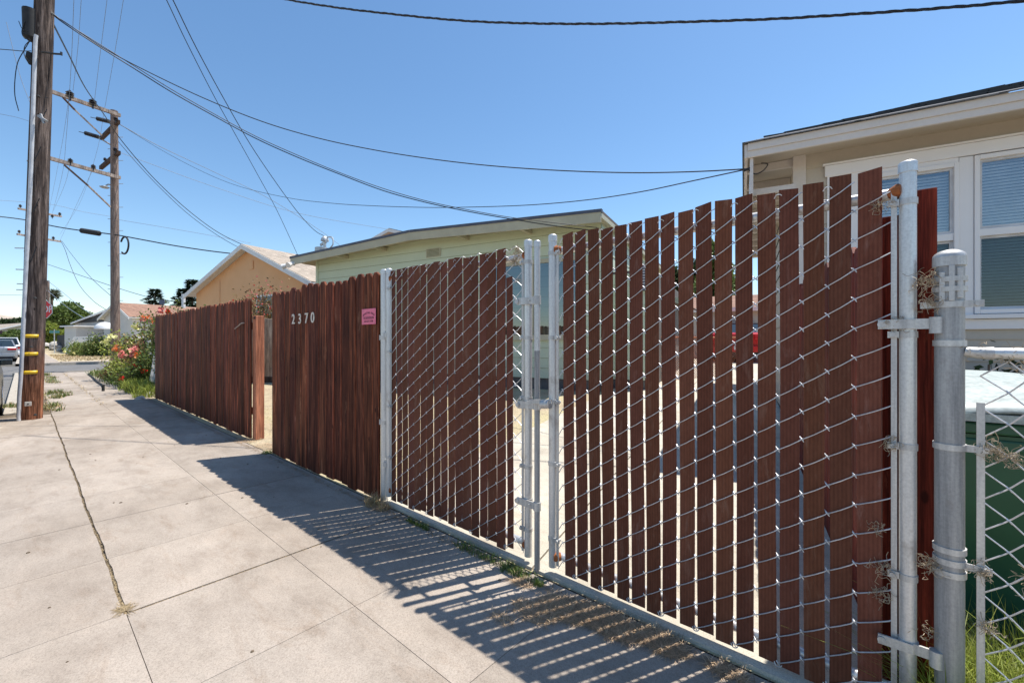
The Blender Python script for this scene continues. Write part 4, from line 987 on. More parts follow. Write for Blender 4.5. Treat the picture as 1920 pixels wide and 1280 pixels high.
# equipment near the pole top
b = MB(); q0, q1 = at(58, 78, 6.8), at(58, 20, 6.8); b.tube([q0, q0+Vector((0, 0, .05)), q1], .09, 12, rad=[.03, .09, .10]); b.build('cable_terminal', 'black_rubber', p1, smooth=True)
b = MB(); q = at(57, 112, 6.8); b.tube([q-Vector((0, 0, .08)), q, q+Vector((0, 0, .1))], .05, 10, rad=[.02, .06, .045]); b.build('cable_bracket', 'black_rubber', p1, smooth=True)
b = MB(); b.tube(smoothpts([at(78, 98, 6.76), at(88, 99, 6.74), at(100, 101, 6.74), at(115, 102, 6.74)], 3), .014, 6); b.tube([at(115, 98, 6.74), at(115, 104, 6.74)], .014, 6); b.build('standoff_pin', 'cable_black', p1)
b = MB(); q = at(80, 218, 6.76); b.beam(at(73, 218, 6.74), at(87, 227, 6.74), .05, .03); b.beam(at(76, 214, 6.74), at(83, 232, 6.74), .02, .03); b.build('step_bracket', 'hardware_grey', p1)
for (a, c) in (((88, 205), (74, 232)), ((77, 275), (63, 305)), ((84, 183), (90, 184)), ((74, 372), (62, 398)), ((69, 462), (57, 492))):
    b = MB(); b.tube([at(*a, 6.77), at(*c, 6.75)], .006, 5); b.build('ground_wire', 'cable_black', p1)
b = MB(); b.tube(smoothpts([at(57, 75, 6.7), at(45, 95, 6.7), at(33, 118, 6.7), at(28, 150, 6.7), at(28, 180, 6.7), at(35, 208, 6.7)], 4), .006, 6)
b.tube(smoothpts([at(46, 40, 6.7), at(41, 60, 6.7), at(46, 72, 6.7), at(56, 74, 6.7)], 4), .006, 6); b.tube(smoothpts([at(56, 76, 6.7), at(46, 88, 6.7), at(46, 105, 6.7), at(56, 115, 6.7)], 4), .005, 6)
b.tube(smoothpts([at(35, 40, 6.7), at(42, 55, 6.7), at(52, 58, 6.7)], 4), .005, 6)
b.build('loose_cable', 'cable_black', p1)

def insulator(bm, p, s=1.0, tint=1):
    p = Vector(p)
    for k in range(3): bm.tube([p+Vector((0, 0, .05*k*s)), p+Vector((0, 0, (.05*k+.035)*s))], .07*s, 10, rad=[.085*s, .05*s])
    bm.cyl(p-Vector((0, 0, .1*s)), p+Vector((0, 0, .17*s)), .022*s, n=6)
Y2 = 18.3
b2 = at(216.5, 640, Y2); B2 = Vector((b2.x, b2.y, 0)); T2 = at(214, 208, Y2); 
p2 = thing('utility_pole', 'slimmer wooden utility pole with four crossarms and a street lamp beyond the roses', 'utility pole', B2.to_tuple())
wood_pole(p2, B2, Vector((T2.x, T2.y, T2.z)), .165, .125, 'far_pole_wood', 18, 5, 16)
Yn = Y2*.893
for (a, c) in (((85, 168, Yn*.985), (223, 216, Y2*.99)), ((85, 294.5, Yn*.985), (223, 333, Y2*.99))):
    b = MB(); A, C_ = at(*a), at(*c); ext = (C_-A)*.02; b.beam(A-ext*0, C_+ext, .11, .13); b.build('long_crossarm', 'arm_wood', p2)
for (a, c) in (((190, 260, Y2*1.09), (222, 228, Y2*.985)), ((189, 315, Y2*1.09), (223, 286, Y2*.985))):
    b = MB(); b.beam(at(*a), at(*c), .12, .15); b.build('short_crossarm', 'dark_arm_wood', p2)
for (a, c) in (((118, 183, Yn), (140, 206, Yn*1.03)), ((120, 309, Yn), (165, 348, Yn*1.04))):
    b = MB(); b.beam(at(*a), at(*c), .05, .05); b.build('crossarm_brace', 'dark_arm_wood', p2)
for (a, c) in (((140, 206, Yn*1.03), (191, 254, Yn*1.07)), ((165, 348, Yn*1.04), (207, 388, Y2*.985)), ((193, 263, Y2*1.05), (208, 272, Y2))):
    b = MB(); b.beam(at(*a), at(*c), .045, .045); b.build('crossarm_brace', 'arm_wood', p2)
for (px, py, Y, s) in ((131, 182, Yn*1.0, 1.5), (174, 197, Yn*1.05, 1.5), (132, 305, Yn, 1.0), (175, 316, Yn*1.05, 1.0), (197, 301, Y2*1.06, .8), (217, 226, Y2*.98, .9), (216, 283, Y2*.98, .9)):
    b = MB(); insulator(b, at(px, py, Y), s); b.build('insulator', 'porcelain_dark', p2, smooth=True)
for (a, c) in (((183, 223), (204, 228)), ((161, 250), (184, 257))):
    A, C_ = at(*a, Y2*1.05), at(*c, Y2*1.05); b = MB(); b.tube([at(a[0]-13, a[1]-3, Y2*1.05), C_], .015, 6)
    for k in range(8): u = A.lerp(C_, k/7); b.tube([u, u+(C_-A).normalized()*.035], .09, 8, rad=[.095, .04])
    b.build('strain_insulator', 'porcelain_dark', p2)
b = MB(); b.tube(smoothpts([at(208, 347, Y2), at(203, 346, Y2), at(198, 349, Y2*.99)], 3), .03, 6); q = at(196, 351, Y2*.985); b.tube([q+left*.0+Vector((0, 0, .05)), q, q-Vector((0, 0, .04))], .1, 12, rad=[.06, .17, .11]); b.build('street_lamp_head', 'lamp_metal', p2, smooth=True)
b = MB(); c = at(233.5, 460, Y2*.99); pts = [c+Vector((math.cos(a)*.36*.9, math.cos(a)*.36*.25, math.sin(a)*.36)) for a in [R(150-i*20) for i in range(15)]]; b.tube(pts, .035, 8); b.build('cable_loop', 'cable_black', p2, smooth=True)
for k in range(16):
    b = MB(); z = 2.5+k*.5; sg = 1 if k % 2 else -1; c = Vector((B2.x, B2.y, z)); lv = (at(230, 640, Y2)-at(216, 640, Y2)).normalized(); b.cyl(c+lv*sg*.13, c+lv*sg*.33, .012, n=5); b.build('climbing_step', 'hardware_grey', p2)
# third pole stands in line behind the first
b3 = at(73.5, 640, 36); B3 = Vector((b3.x, b3.y, 0)); T3 = at(74, 380, 36)
p3 = thing('utility_pole', 'distant utility pole almost hidden behind the big near pole, its crossarms showing either side', 'utility pole', B3.to_tuple())
wood_pole(p3, B3, T3, .17, .13, 'far_pole_wood', 14, 6, 6)
for a, c in (((34, 391), (115, 406)), ((32, 439), (114, 453))):
    b = MB(); b.beam(at(*a, 34.5), at(*c, 37.5), .12, .14); b.build('crossarm', 'arm_wood', p3)
for (px, py) in ((38, 388), (88, 398), (98, 407), (112, 403), (36, 436), (100, 448)):
    b = MB(); insulator(b, at(px, py, 36), 1.3); b.build('insulator', 'porcelain_dark', p3)
for (px, py, x2) in ((28, 465, 46), (30, 505, 45), (32, 532, 45), (31, 543, 45)):
    b = MB(); b.beam(at(px, py, 36), at(x2+20, py+1, 36), .06, .08); b.build('side_bracket', 'lamp_metal', p3)
# fourth pole
b4 = at(91, 640, 70); B4 = Vector((b4.x, b4.y, 0)); T4 = at(90.5, 526, 70)
p4 = thing('utility_pole', 'farthest thin utility pole with yellow bands at its foot beside the palm', 'utility pole', B4.to_tuple())
wood_pole(p4, B4, T4, .21, .16, 'far_pole_wood', 12, 7, 6)
for py in (637, 642, 647):
    q = at(90, py, 70); b = MB(); b.cyl(Vector((B4.x, B4.y, q.z-.12)), Vector((B4.x, B4.y, q.z+.12)), .225, n=12); b.build('yellow_marker', 'yellow_marker', p4)

# ================================================================== WIRES
def wire(pts, r, label, name='overhead_wire', mat='cable_black', k=6, twist=False, group=None):
    P_ = smoothpts([at(*p) for p in pts], k); b = MB()
    if twist:
        L = 0; cum = [0]
        for i in range(1, len(P_)): L += (P_[i]-P_[i-1]).length; cum.append(L)
        N = int(L/.05)
        import bisect
        for ph in (0, 2.1, 4.2):
            q = []
            for i in range(N+1):
                s = L*i/N; j = min(max(bisect.bisect_right(cum, s)-1, 0), len(P_)-2); u = (s-cum[j])/(cum[j+1]-cum[j]+1e-9)
                c = P_[j].lerp(P_[j+1], u); a = s*2*math.pi/.36+ph
                q.append(c+Vector((0, 0, 1))*math.sin(a)*r*.8+Vector((.7, .7, 0))*math.cos(a)*r*.8)
            b.tube(q, r*(.75 if ph < 4 else .5), 6)
    else: b.tube(P_, r, 6)
    return tag(b.build(name, mat, smooth=True), label, 'wire', group)
wire([(480, -14, 6.8), (540, 0, 6.6), (620, 13, 6.4), (700, 23, 6.2), (850, 38, 5.9), (980, 44, 5.6), (1130, 45, 5.3), (1300, 41, 5.0), (1450, 36, 4.7), (1600, 27, 4.4), (1760, 16, 4.1), (1920, 2, 3.8), (2050, -14, 3.5)], .0115, 'thick twisted black service cable crossing the top right of the sky', twist=True, k=4)
wire([(95, 24, 6.9), (117, 42, 7.0), (180, 84, 7.3), (250, 128, 7.6), (320, 172, 7.8), (400, 217, 8.1), (480, 260, 8.4), (560, 296, 8.6), (640, 328, 8.7), (720, 358, 8.7), (800, 380, 8.6), (880, 397, 8.5), (960, 411, 8.4), (1050, 425, 8.4), (1120, 433, 8.4)], .009, 'lower of two dark cables sagging from the near pole to the mint house eave')
wire([(95, 22, 6.9), (118, 40, 7.0), (180, 79, 7.3), (250, 123, 7.6), (320, 167, 7.8), (400, 213, 8.1), (480, 256, 8.4), (560, 292, 8.6), (640, 325, 8.7), (720, 354, 8.7), (800, 377, 8.6), (880, 394, 8.5), (960, 408, 8.4), (1050, 419, 8.4), (1120, 427, 8.4)], .007, 'upper of two dark cables sagging from the near pole to the mint house eave')
wire([(95, 26, 6.9), (122, 42, 7.0), (200, 94, 7.1), (300, 146, 7.2), (400, 192, 7.2), (500, 231, 7.1), (600, 260, 7.0), (700, 281, 6.8), (800, 297, 6.5), (900, 309, 6.2), (1000, 317, 5.9), (1100, 322, 5.6), (1200, 324, 5.3), (1300, 322, 5.0), (1398, 317, 4.5)], .0075, 'dark cable from the near pole to the eave corner of the beige house')
wire([(222, 232, 18), (300, 280, 16.5), (380, 322, 15), (450, 350, 13.5), (540, 371, 12), (620, 381, 10.8), (700, 386, 9.8), (800, 389, 8.8), (900, 388, 7.9), (1000, 384, 7.1), (1100, 375, 6.4), (1200, 360, 5.7), (1300, 339, 5.1), (1398, 318, 4.5)], .0065, 'long thin cable dipping low across the sky from second pole to beige house')
wire([(300, -20, 7.0), (312, 0, 7.2), (350, 80, 8.2), (400, 178, 9.5), (440, 250, 10.6), (480, 322, 12), (520, 396, 13.2), (558, 478, 14.2), (564, 492, 14.3)], .0075, 'steep dark drop wire ending at the left corner of the mint house')
wire([(312, -20, 7.0), (324, 0, 7.2), (368, 90, 8.2), (420, 186, 9.5), (470, 272, 10.6), (520, 346, 11.8), (560, 400, 12.6), (590, 432, 13.0), (609, 443, 13.2)], .009, 'steep dark drop wire ending at the roof mast of the mint house')
wire([(98, 42, 7.0), (130, 105, 9), (160, 165, 11.5), (195, 215, 14), (222, 256, 15.5), (262, 305, 16.5), (300, 346, 17.2), (350, 392, 17.8), (400, 430, 18), (440, 452, 18), (474, 466, 18)], .014, 'thick dark cable dropping past the second pole to the peach gable')
wire([(222, 266, 18), (262, 312, 18), (300, 352, 18), (350, 399, 18), (400, 436, 18), (440, 460, 18), (465, 470, 18)], .010, 'thin dark cable just under the thick one leading to the peach gable')
wire([(-10, 405, 22), (45, 412, 20), (100, 424, 19), (150, 432, 18.5), (215, 440, 18.2), (270, 450, 18.2), (330, 461, 18.4), (390, 470, 18.6), (448, 477, 18.8)], .026, 'thick black communications cable level across both poles at the left', k=5)
b = MB(); A, C_ = at(151, 432, 18.3), at(188, 438, 18.3); b.tube([A, A.lerp(C_, .06), A.lerp(C_, .94), C_], .1, 12, rad=[.04, .11, .11, .04]); tag(b.build('splice_case', 'black_rubber', smooth=True), 'black splice case hanging on the communications cable left of second pole', 'splice case')
wire([(85, 494, 30), (150, 516, 26), (215, 538, 24), (275, 556, 22), (330, 566, 21)], .014, 'thin wire sloping down from near pole toward the brown roof')
wire([(-10, 375, 30), (34, 378, 32), (100, 384, 34), (160, 398, 36), (222, 408, 38)], .015, 'short thin wire crossing at the height of the distant crossarms', mat='cable_faint')
wire([(-10, 92, 7.2), (18, 94, 7.1), (40, 96, 7.0), (58, 96, 6.9)], .006, 'short black wire joining the near pole from the left picture edge')
wire([(12, 42, 9), (25, 95, 9), (40, 150, 9), (56, 192, 9)], .005, 'thin grey guy wire slanting behind the near pole top', mat='cable_faint')
k = 0
for pts, lb in (([(153, -10, 12), (146, 90, 14), (137, 170, 16.3)], 'leftmost faint wire rising to the sky from the upper crossarm insulator'),
                ([(139, -10, 11), (133, 130, 13), (124, 260, 17), (116, 330, 22), (98, 400, 33)], 'faint wire passing left of the upper crossarm down to the distant pole'),
                ([(202, -10, 12), (188, 100, 14), (177, 190, 17)], 'faint steep wire rising from the middle upper insulator'),
                ([(233, -10, 12), (215, 100, 14), (196, 205, 18), (180, 290, 24), (150, 380, 32), (112, 440, 37)], 'rightmost faint steep wire running behind the upper crossarm end'),
                ([(129, 185, 16.3), (118, 260, 20), (105, 330, 28), (92, 395, 36)], 'faint wire from upper left insulator toward the distant crossarm'),
                ([(174, 318, 17), (150, 370, 24), (112, 452, 36)], 'faint wire from the lower crossarm down to the distant pole'),
                ([(132, 306, 16.5), (120, 350, 24), (100, 395, 36)], 'faint wire between the lower crossarm and distant upper crossarm')):
    wire(pts, .0055, lb, mat='cable_faint', group='faint line wires at the left')
wire([(222, 232, 18.3), (300, 275, 26), (400, 322, 34), (500, 370, 40), (600, 432, 45), (650, 470, 46)], .02, 'faint far wire running right from second pole behind the mint mast', mat='cable_faint')
wire([(222, 285, 30), (400, 350, 34), (560, 400, 38), (740, 432, 42)], .016, 'faintest far wire sloping behind the small peach gable', mat='cable_faint')
wire([(222, 412, 36), (330, 430, 38), (420, 446, 40), (470, 456, 42)], .016, 'faint far wire just above the peach gable', mat='cable_faint')
wire([(113, 450, 36), (122, 468, 35), (133, 500, 34), (150, 536, 33), (175, 564, 32), (198, 580, 31)], .016, 'curved dark wire sagging from distant crossarm to the grey roof', k=5)
wire([(116, 452, 36), (135, 478, 34), (170, 520, 30), (205, 552, 28), (228, 570, 27)], .014, 'straighter wire from distant crossarm to the white gable')
wire([(90, 527, 70), (120, 550, 64), (150, 575, 58), (190, 600, 50)], .03, 'low faint wire from farthest pole to the grey-roofed house', mat='cable_faint')
wire([(90, 545, 70), (125, 575, 62), (160, 598, 55)], .03, 'lowest faint wire beneath it from the farthest pole', mat='cable_faint')
wire([(-10, 553, 60), (30, 553, 60), (55, 554, 60)], .025, 'level faint wire above the far hills at the left edge', mat='cable_faint')
wire([(-10, 212, 22), (30, 220, 21), (62, 230, 20)], .01, 'faint level wire left of the near pole at mid height', mat='cable_faint')

# ================================================================== STREET FURNITURE
S0 = at(81.5, 580, 17.4)
t = thing('stop_sign', 'red octagonal stop sign half hidden behind the near utility pole', 'sign', (S0.x, S0.y, 0))
fx = (at(90, 640, 17.4)-at(80, 640, 17.4)).normalized(); fn_ = fx.cross(Vector((0, 0, 1)))      # towards camera
r = .39; oc = [S0+fx*r*math.cos(R(22.5+45*i))+Vector((0, 0, r*math.sin(R(22.5+45*i)))) for i in range(8)]
b = MB(); b.prism(oc, -fn_*.01); b.build('border', 'white_paint', t)
r = .365; oc = [S0+fn_*.004+fx*r*math.cos(R(22.5+45*i))+Vector((0, 0, r*math.sin(R(22.5+45*i)))) for i in range(8)]
b = MB(); b.prism(oc, -fn_*.003); b.build('face', 'stop_red', t)
text('STOP', .37, S0+fn_*.008, fx, (0, 0, 1), 'white_paint', 'lettering', t, .002, sx=.84, bold=.006)
q = at(79.5, 640, 17.5); b = MB(); b.cyl(Vector((q.x, q.y, -.02)), Vector((q.x, q.y, 3.0)), .04, n=10); b.build('signpost', 'galvanised', t)
q = at(102, 622, 44)
t = thing('street_name_sign', 'small green street name blade sign beside the far dark fence', 'sign', (q.x, q.y, 0))
b = MB(); fx4 = (at(110, 640, 44)-at(90, 640, 44)).normalized(); b.box(q, (1.0, .03, .26), ax=(fx4, Vector((0, 0, 1)).cross(fx4), Vector((0, 0, 1)))); m4 = simple('street_sign_green', (.1, .32, .28), None, 4, .5); b.build('blade', 'street_sign_green', t)
b = MB(); b.cyl(Vector((q.x, q.y, 0)), Vector((q.x, q.y, q.z+.25)), .04, n=8); b.build('signpost', 'galvanised', t)
# trash cart
bo = Vector((.13, 2.46, 0)); bz = R(9); X_ = Vector((math.cos(bz), math.sin(bz), 0)); Yv = Vector((-X_.y, X_.x, 0))
t = thing('trash_cart', 'dark green wheeled trash cart with a pale lid behind the low wire fence', 'trash cart', (bo+X_*.32+Yv*.35).to_tuple(), bz)
def q3(x, y, z): return bo+X_*x+Yv*y+Vector((0, 0, z))
b = MB(); zb = yz(2.6)
lo = [(.07, .10), (.57, .10), (.57, .62), (.07, .62)]; hi = [(0, 0), (.64, 0), (.64, .72), (0, .72)]
vs = [q3(x, y, zb+.04) for x, y in lo]+[q3(x, y, zb+.86) for x, y in hi]
b.add(vs, [(0, 3, 2, 1), (0, 1, 5, 4), (1, 2, 6, 5), (2, 3, 7, 6), (3, 0, 4, 7)])
b.build('body', 'bin_green', t, bevel=.03)
b = MB()
for z, e in ((.865, .018), (.80, .006)):
    b.prism([q3(-e, -e, zb+z), q3(.64+e, -e, zb+z), q3(.64+e, .72+e, zb+z), q3(-e, .72+e, zb+z)], (0, 0, .045))
b.build('rim', 'bin_green', t, bevel=.008)
b = MB(); k = 8; vs = []; fs = []
for i in range(k+1):
    u = i/k; y = -.05+u*.85; z = zb+.945+.085*math.sin(u*math.pi*.62)+.03*u
    for j in range(k+1):
        v_ = j/k; x = -.04+v_*.72; vs.append(q3(x, y, z+.035*math.sin(v_*math.pi)-.012))
for i in range(k):
    for j in range(k): fs.append((i*(k+1)+j, i*(k+1)+j+1, (i+1)*(k+1)+j+1, (i+1)*(k+1)+j))
b.add(vs, fs); o = b.build('lid', 'bin_lid', t, smooth=True); sm = o.modifiers.new('s', 'SOLIDIFY'); sm.thickness = .010; sm.offset = -1
b = MB(); b.prism([q3(-.04, -.055, zb+.918), q3(.68, -.055, zb+.918), q3(.68, -.03, zb+.918), q3(-.04, -.03, zb+.918)], (0, 0, .03)); b.build('lid_lip', 'bin_lid', t)
b = MB(); b.cyl(q3(.02, .74, zb+.98), q3(.62, .74, zb+.98), .016, n=10); b.build('handle', 'bin_green', t)
for x in (-.02, .6):
    b = MB(); b.cyl(q3(x, .68, zb+.12), q3(x+.06, .68, zb+.12), .12, n=20); b.build('wheel', 'black_rubber', t)
text('RICHMOND', .05, q3(.33, .018, zb+.66), X_, (0, 0, 1), 'bin_lid', 'lettering', t, .001, align='LEFT', sx=.9)

# ================================================================== CARS
def car(name, label, loc, heading, paint, L=4.6, W=1.8, H=1.45, kind='sedan', group=None):
    root = thing(name, label, 'car', loc, heading, group); xf = XF[root.name]
    # local: +x forward, origin at ground centre
    h2 = W/2
    if kind == 'sedan':
        body = [(-L/2, .45), (-L/2+.02, .95), (-L/2+.12, 1.0), (-L*.30, 1.02), (L*.18, .96), (L/2-.25, .80), (L/2, .62), (L/2, .32), (L/2-.15, .22), (-L/2+.15, .24)]
        cab = [(-L*.38, 1.0), (-L*.20, H-.03), (L*.02, H), (L*.22, .95)]
    else:
        body = [(-L/2, .45), (-L/2+.02, 1.0), (-L/2+.08, 1.08), (L*.18, 1.05), (L/2-.25, .95), (L/2, .75), (L/2, .35), (L/2-.15, .25), (-L/2+.15, .27)]
        cab = [(-L*.47, 1.06), (-L*.42, H-.05), (L*.02, H), (L*.20, 1.04)]
    b = MB(xf); w1 = h2-.02
    prof = [(x, z) for x, z in body]; k = len(prof)
    rows = []
    for yy, sc in ((-h2, .0), (-h2+.07, .05), (h2-.07, .05), (h2, .0)):
        rows.append([(x*(1 if sc else .985), yy, (z if sc == 0 else z+.02*(z > .7))) for x, z in prof])
    vs = [p for r_ in rows for p in r_]; fs = [tuple(range(k)), tuple(3*k+i for i in range(k-1, -1, -1))]
    for r_ in range(3):
        for i in range(k): fs.append((r_*k+i, (r_+1)*k+i, (r_+1)*k+(i+1) % k, r_*k+(i+1) % k))
    b.add(vs, fs); body_o = b.build('body', paint, root, smooth=True, bevel=.02)
    b = MB(xf); k = len(cab); vs = [(x, -h2+.10+(.16 if z > 1.2 else 0), z) for x, z in cab]+[(x, h2-.10-(.16 if z > 1.2 else 0), z) for x, z in cab]
    b.add(vs, [tuple(range(k)), tuple(range(2*k-1, k-1, -1))]+[(i, k+i, k+i+1, i+1) for i in range(k-1)]); b.build('glass', 'glass_car', root)
    b = MB(xf); (xa, za), (xb, zb_) = cab[1], cab[2]; yw = h2-.24
    b.add([(xa-.02, -yw, za+.012), (xb+.02, -yw, zb_+.012), (xb+.02, yw, zb_+.012), (xa-.02, yw, za+.012), (xa+.1, -yw, za-.05), (xb-.1, -yw, zb_-.05), (xb-.1, yw, zb_-.05), (xa+.1, yw, za-.05)], [(0, 1, 2, 3), (0, 4, 5, 1), (3, 2, 6, 7), (0, 3, 7, 4), (1, 5, 6, 2)])
    for sy in (-1, 1):
        for i, j in ((0, 1), (2, 3)):
            x0, z0 = cab[i]; x1, z1 = cab[j]
            y0_ = sy*(h2-.09-(.16 if z0 > 1.2 else 0)); y1_ = sy*(h2-.09-(.16 if z1 > 1.2 else 0))
            b.beam((x0, y0_, z0), (x1, y1_, z1), .06, .07)
    b.build('roof', paint, root)
    for sx in (-L*.31, L*.31):
        for sy in (-1, 1):
            b = MB(xf); b.tube([(sx, sy*(h2-.21), .33), (sx, sy*(h2-.21), .33), (sx, sy*(h2+.005), .33), (sx, sy*(h2+.005), .33)], .33, 24, rad=[.2, .33, .33, .21]); w = b.build('wheel', 'black_rubber', root, smooth=True)
            b = MB(xf); b.cyl((sx, sy*(h2-.05), .33), (sx, sy*(h2+.012), .33), .20, n=16); b.build('rim', 'chrome', w)
    for sy in (-1, 1):
        b = MB(xf); b.box((-L/2-.003, sy*(h2-.22), .86), (.04, .40, .14)); b.build('tail_light', 'tail_red', root, bevel=.02)
        b = MB(xf); b.box((L/2-.06, sy*(h2-.25), .66), (.12, .36, .13)); b.build('headlight', 'chrome', root, bevel=.02)
        b = MB(xf); b.box((L*.17, sy*(h2+.06), 1.0), (.08, .15, .10)); b.box((L*.18, sy*(h2-.0), .96), (.05, .12, .03)); mi_ = b.build('mirror', paint, root, bevel=.03)
        b = MB(xf); b.box((L*.17-.042, sy*(h2+.06), 1.0), (.004, .12, .075)); b.build('mirror_glass', 'glass_car', mi_)
    b = MB(xf); b.box((-L/2-.03, 0, .46), (.10, W-.16, .22)); b.build('bumper', paint if kind != 'classic' else 'chrome', root, bevel=.03)
    b = MB(xf); b.box((-L/2-.085, 0, .50), (.01, .34, .14)); b.build('number_plate', 'plate_white', root)
    b = MB(xf); b.box((-L/2-.02, 0, .29), (.08, W-.3, .12)); b.build('underbody', 'black_rubber', root)
    return root
q = at(10, 675, 28.6)
car('parked_car', 'silver sedan parked beyond the cross street at the left picture edge, rear view', (q.x-2.3, -1.22, -.12), R(180), 'car_silver', 4.7, 1.82, 1.46)
q = at(18, 672, 31.5)
car('parked_car', 'white wagon with dark rear window parked in front of the silver sedan', (q.x-5.2, -1.06, -.12), R(180), 'car_white', 4.8, 1.86, 1.68, 'suv')
nc = car('parked_car', 'dark car at the left picture edge, only its mirror and tyre showing', (-11.10, -1.13, -.12), R(180), 'car_dark', 4.5, 1.72, 1.45)
q = at(1372, 690, 15); hd = math.atan2(HB.y, HB.x)
car('parked_car', 'red car parked at the far end of the driveway seen through the slat gaps', (q.x-.2, q.y+2, yz(q.y)+.03), hd, 'car_red', 4.4, 1.75, 1.40)

# ================================================================== FOLIAGE
def rv3(rg):
    while True:
        v = Vector((rg.uniform(-1, 1), rg.uniform(-1, 1), rg.uniform(-1, 1)))
        if .05 < v.length < 1: return v.normalized()
def crown(bm, clumps, n, size, rg, mi=None, tlo=.6, thi=1.35, shell=.55):
    for c, r in clumps:
        c = Vector(c); k = int(n*r[0]*r[1]/ (clumps[0][1][0]*clumps[0][1][1]))
        for _ in range(k):
            v = rv3(rg); u = shell+(1-shell)*rg.random(); p = c+Vector((v.x*r[0]*u, v.y*r[0]*u, v.z*r[1]*u))
            d = (rv3(rg)+v*.6+Vector((0, 0, -.15))).normalized(); tt = rg.uniform(tlo, thi)
            bm.leaf(p, d, rv3(rg), size*rg.uniform(.6, 1.4), size*rg.uniform(.4, .8), (tt, tt*rg.uniform(.92, 1.05), tt*rg.uniform(.8, 1.1)), 0)
def tree(name, label, base, h, cr, ch, n, size, leafm, seed, trunk_r=.2, clumps=14, cz=.62, cat='tree', group=None):
    rg = random.Random(seed); base = Vector(base); root = thing(name, label, cat, base.to_tuple(), group=group)
    b = MB(); top = base+Vector((rg.uniform(-.2, .2), rg.uniform(-.2, .2), h*.7)); b.tube([base, base.lerp(top, .5)+Vector((.05*h*.1, 0, 0)), top], trunk_r, 8, rad=[trunk_r, trunk_r*.7, trunk_r*.3])
    cl = []
    for i in range(clumps):
        v = rv3(rg); u = rg.uniform(.25, .85); c = base+Vector((v.x*cr*u, v.y*cr*u, h*cz+v.z*ch*u)); s = rg.uniform(.28, .5)
        cl.append((c, (cr*s, ch*s))); b.tube([base+Vector((0, 0, h*rg.uniform(.25, .5))), c], trunk_r*.2, 5, rad=[trunk_r*.35, trunk_r*.08])
    b.build('trunk', 'bark', root)
    c = MB(); crown(c, cl, n, size, rg); c.build('crown', leafm, root); return root
def conifer(label, base, h, r, seed, n=1600, group=None):
    rg = random.Random(seed); base = Vector(base); root = thing('conifer_tree', label, 'tree', base.to_tuple(), group=group)
    b = MB(); b.tube([base, base+Vector((0, 0, h))], .3, 8, rad=[.4, .04])
    c = MB()
    for k in range(n):
        u = rg.random()**.8; z = h*(.18+.82*u); rr = r*(1-u)**.75*rg.uniform(.25, 1)*(1+.35*math.sin(u*34)); a = rg.uniform(0, 6.28)
        p = base+Vector((math.cos(a)*rr, math.sin(a)*rr, z)); d = Vector((math.cos(a), math.sin(a), rg.uniform(-.5, .3))); tt = rg.uniform(.6, 1.4)
        c.leaf(p, d, Vector((rg.uniform(-.5, .5), rg.uniform(-.5, .5), 1)), h*.07*rg.uniform(.7, 1.4), h*.035, tt)
    for k in range(14):
        z = h*(.2+.05*k); a = k*2.4; b.tube([base+Vector((0, 0, z)), base+Vector((math.cos(a)*r*.6, math.sin(a)*r*.6, z+.3))], .06, 5, rad=[.1, .02])
    b.build('trunk', 'bark', root); c.build('crown', 'leaf_conifer', root)
gb = lambda px, Y, z=0: Vector((at(px, 640, Y).x, at(px, 640, Y).y, z))
conifer('small dark conifer left of the peach house above the brown roof', gb(291, 80), 11.0, 3.6, 1)
conifer('tallest dark conifer, right one of the pair beside the peach house', gb(361, 84), 13.3, 3.4, 2)
conifer('dark conifer just left of the tallest, above the brown roof', gb(343, 84), 11.6, 3.8, 3)
tree('broadleaf_tree', 'big olive green tree behind the stop sign and far pole', gb(117, 72), 8.6, 3.4, 3.2, 1400, .42, 'leaf_green', 4, .35, 16, .55)
tree('broadleaf_tree', 'lower green tree behind the farthest pole, left of the olive green one', gb(97, 60), 4.6, 2.4, 1.9, 700, .34, 'leaf_lime', 5, .25, 10, .5)
tree('broadleaf_tree', 'leftmost round green tree behind the parked cars', gb(4, 88), 4.6, 5.5, 2.1, 900, .5, 'leaf_green', 6, .3, 14, .55)
tree('broadleaf_tree', 'dark green tree between the parked cars and the near pole', gb(30, 80), 5.0, 4, 2.3, 900, .5, 'leaf_dark', 7, .3, 12, .55)
tree('broadleaf_tree', 'lower bushy green tree just left of the near pole above the cars', gb(36, 56), 3.4, 2.4, 1.5, 800, .3, 'leaf_green', 8, .2, 12, .5)
tree('plum_tree', 'purple-leaved plum tree at the left edge above the parked cars', gb(2, 58), 3.2, 1.9, 1.2, 700, .26, 'leaf_plum', 9, .18, 10, .6)
tree('broadleaf_tree', 'tall green tree seen through the slat gaps behind the driveway', gb(1342, 26, .7), 6.2, 1.5, 2.9, 900, .28, 'leaf_green', 10, .25, 14, .6)
tree('broadleaf_tree', 'green tree seen through the slat gaps left of the beige house', gb(1290, 34, .7), 7.2, 2.3, 3.0, 900, .34, 'leaf_dark', 11, .25, 14, .6)
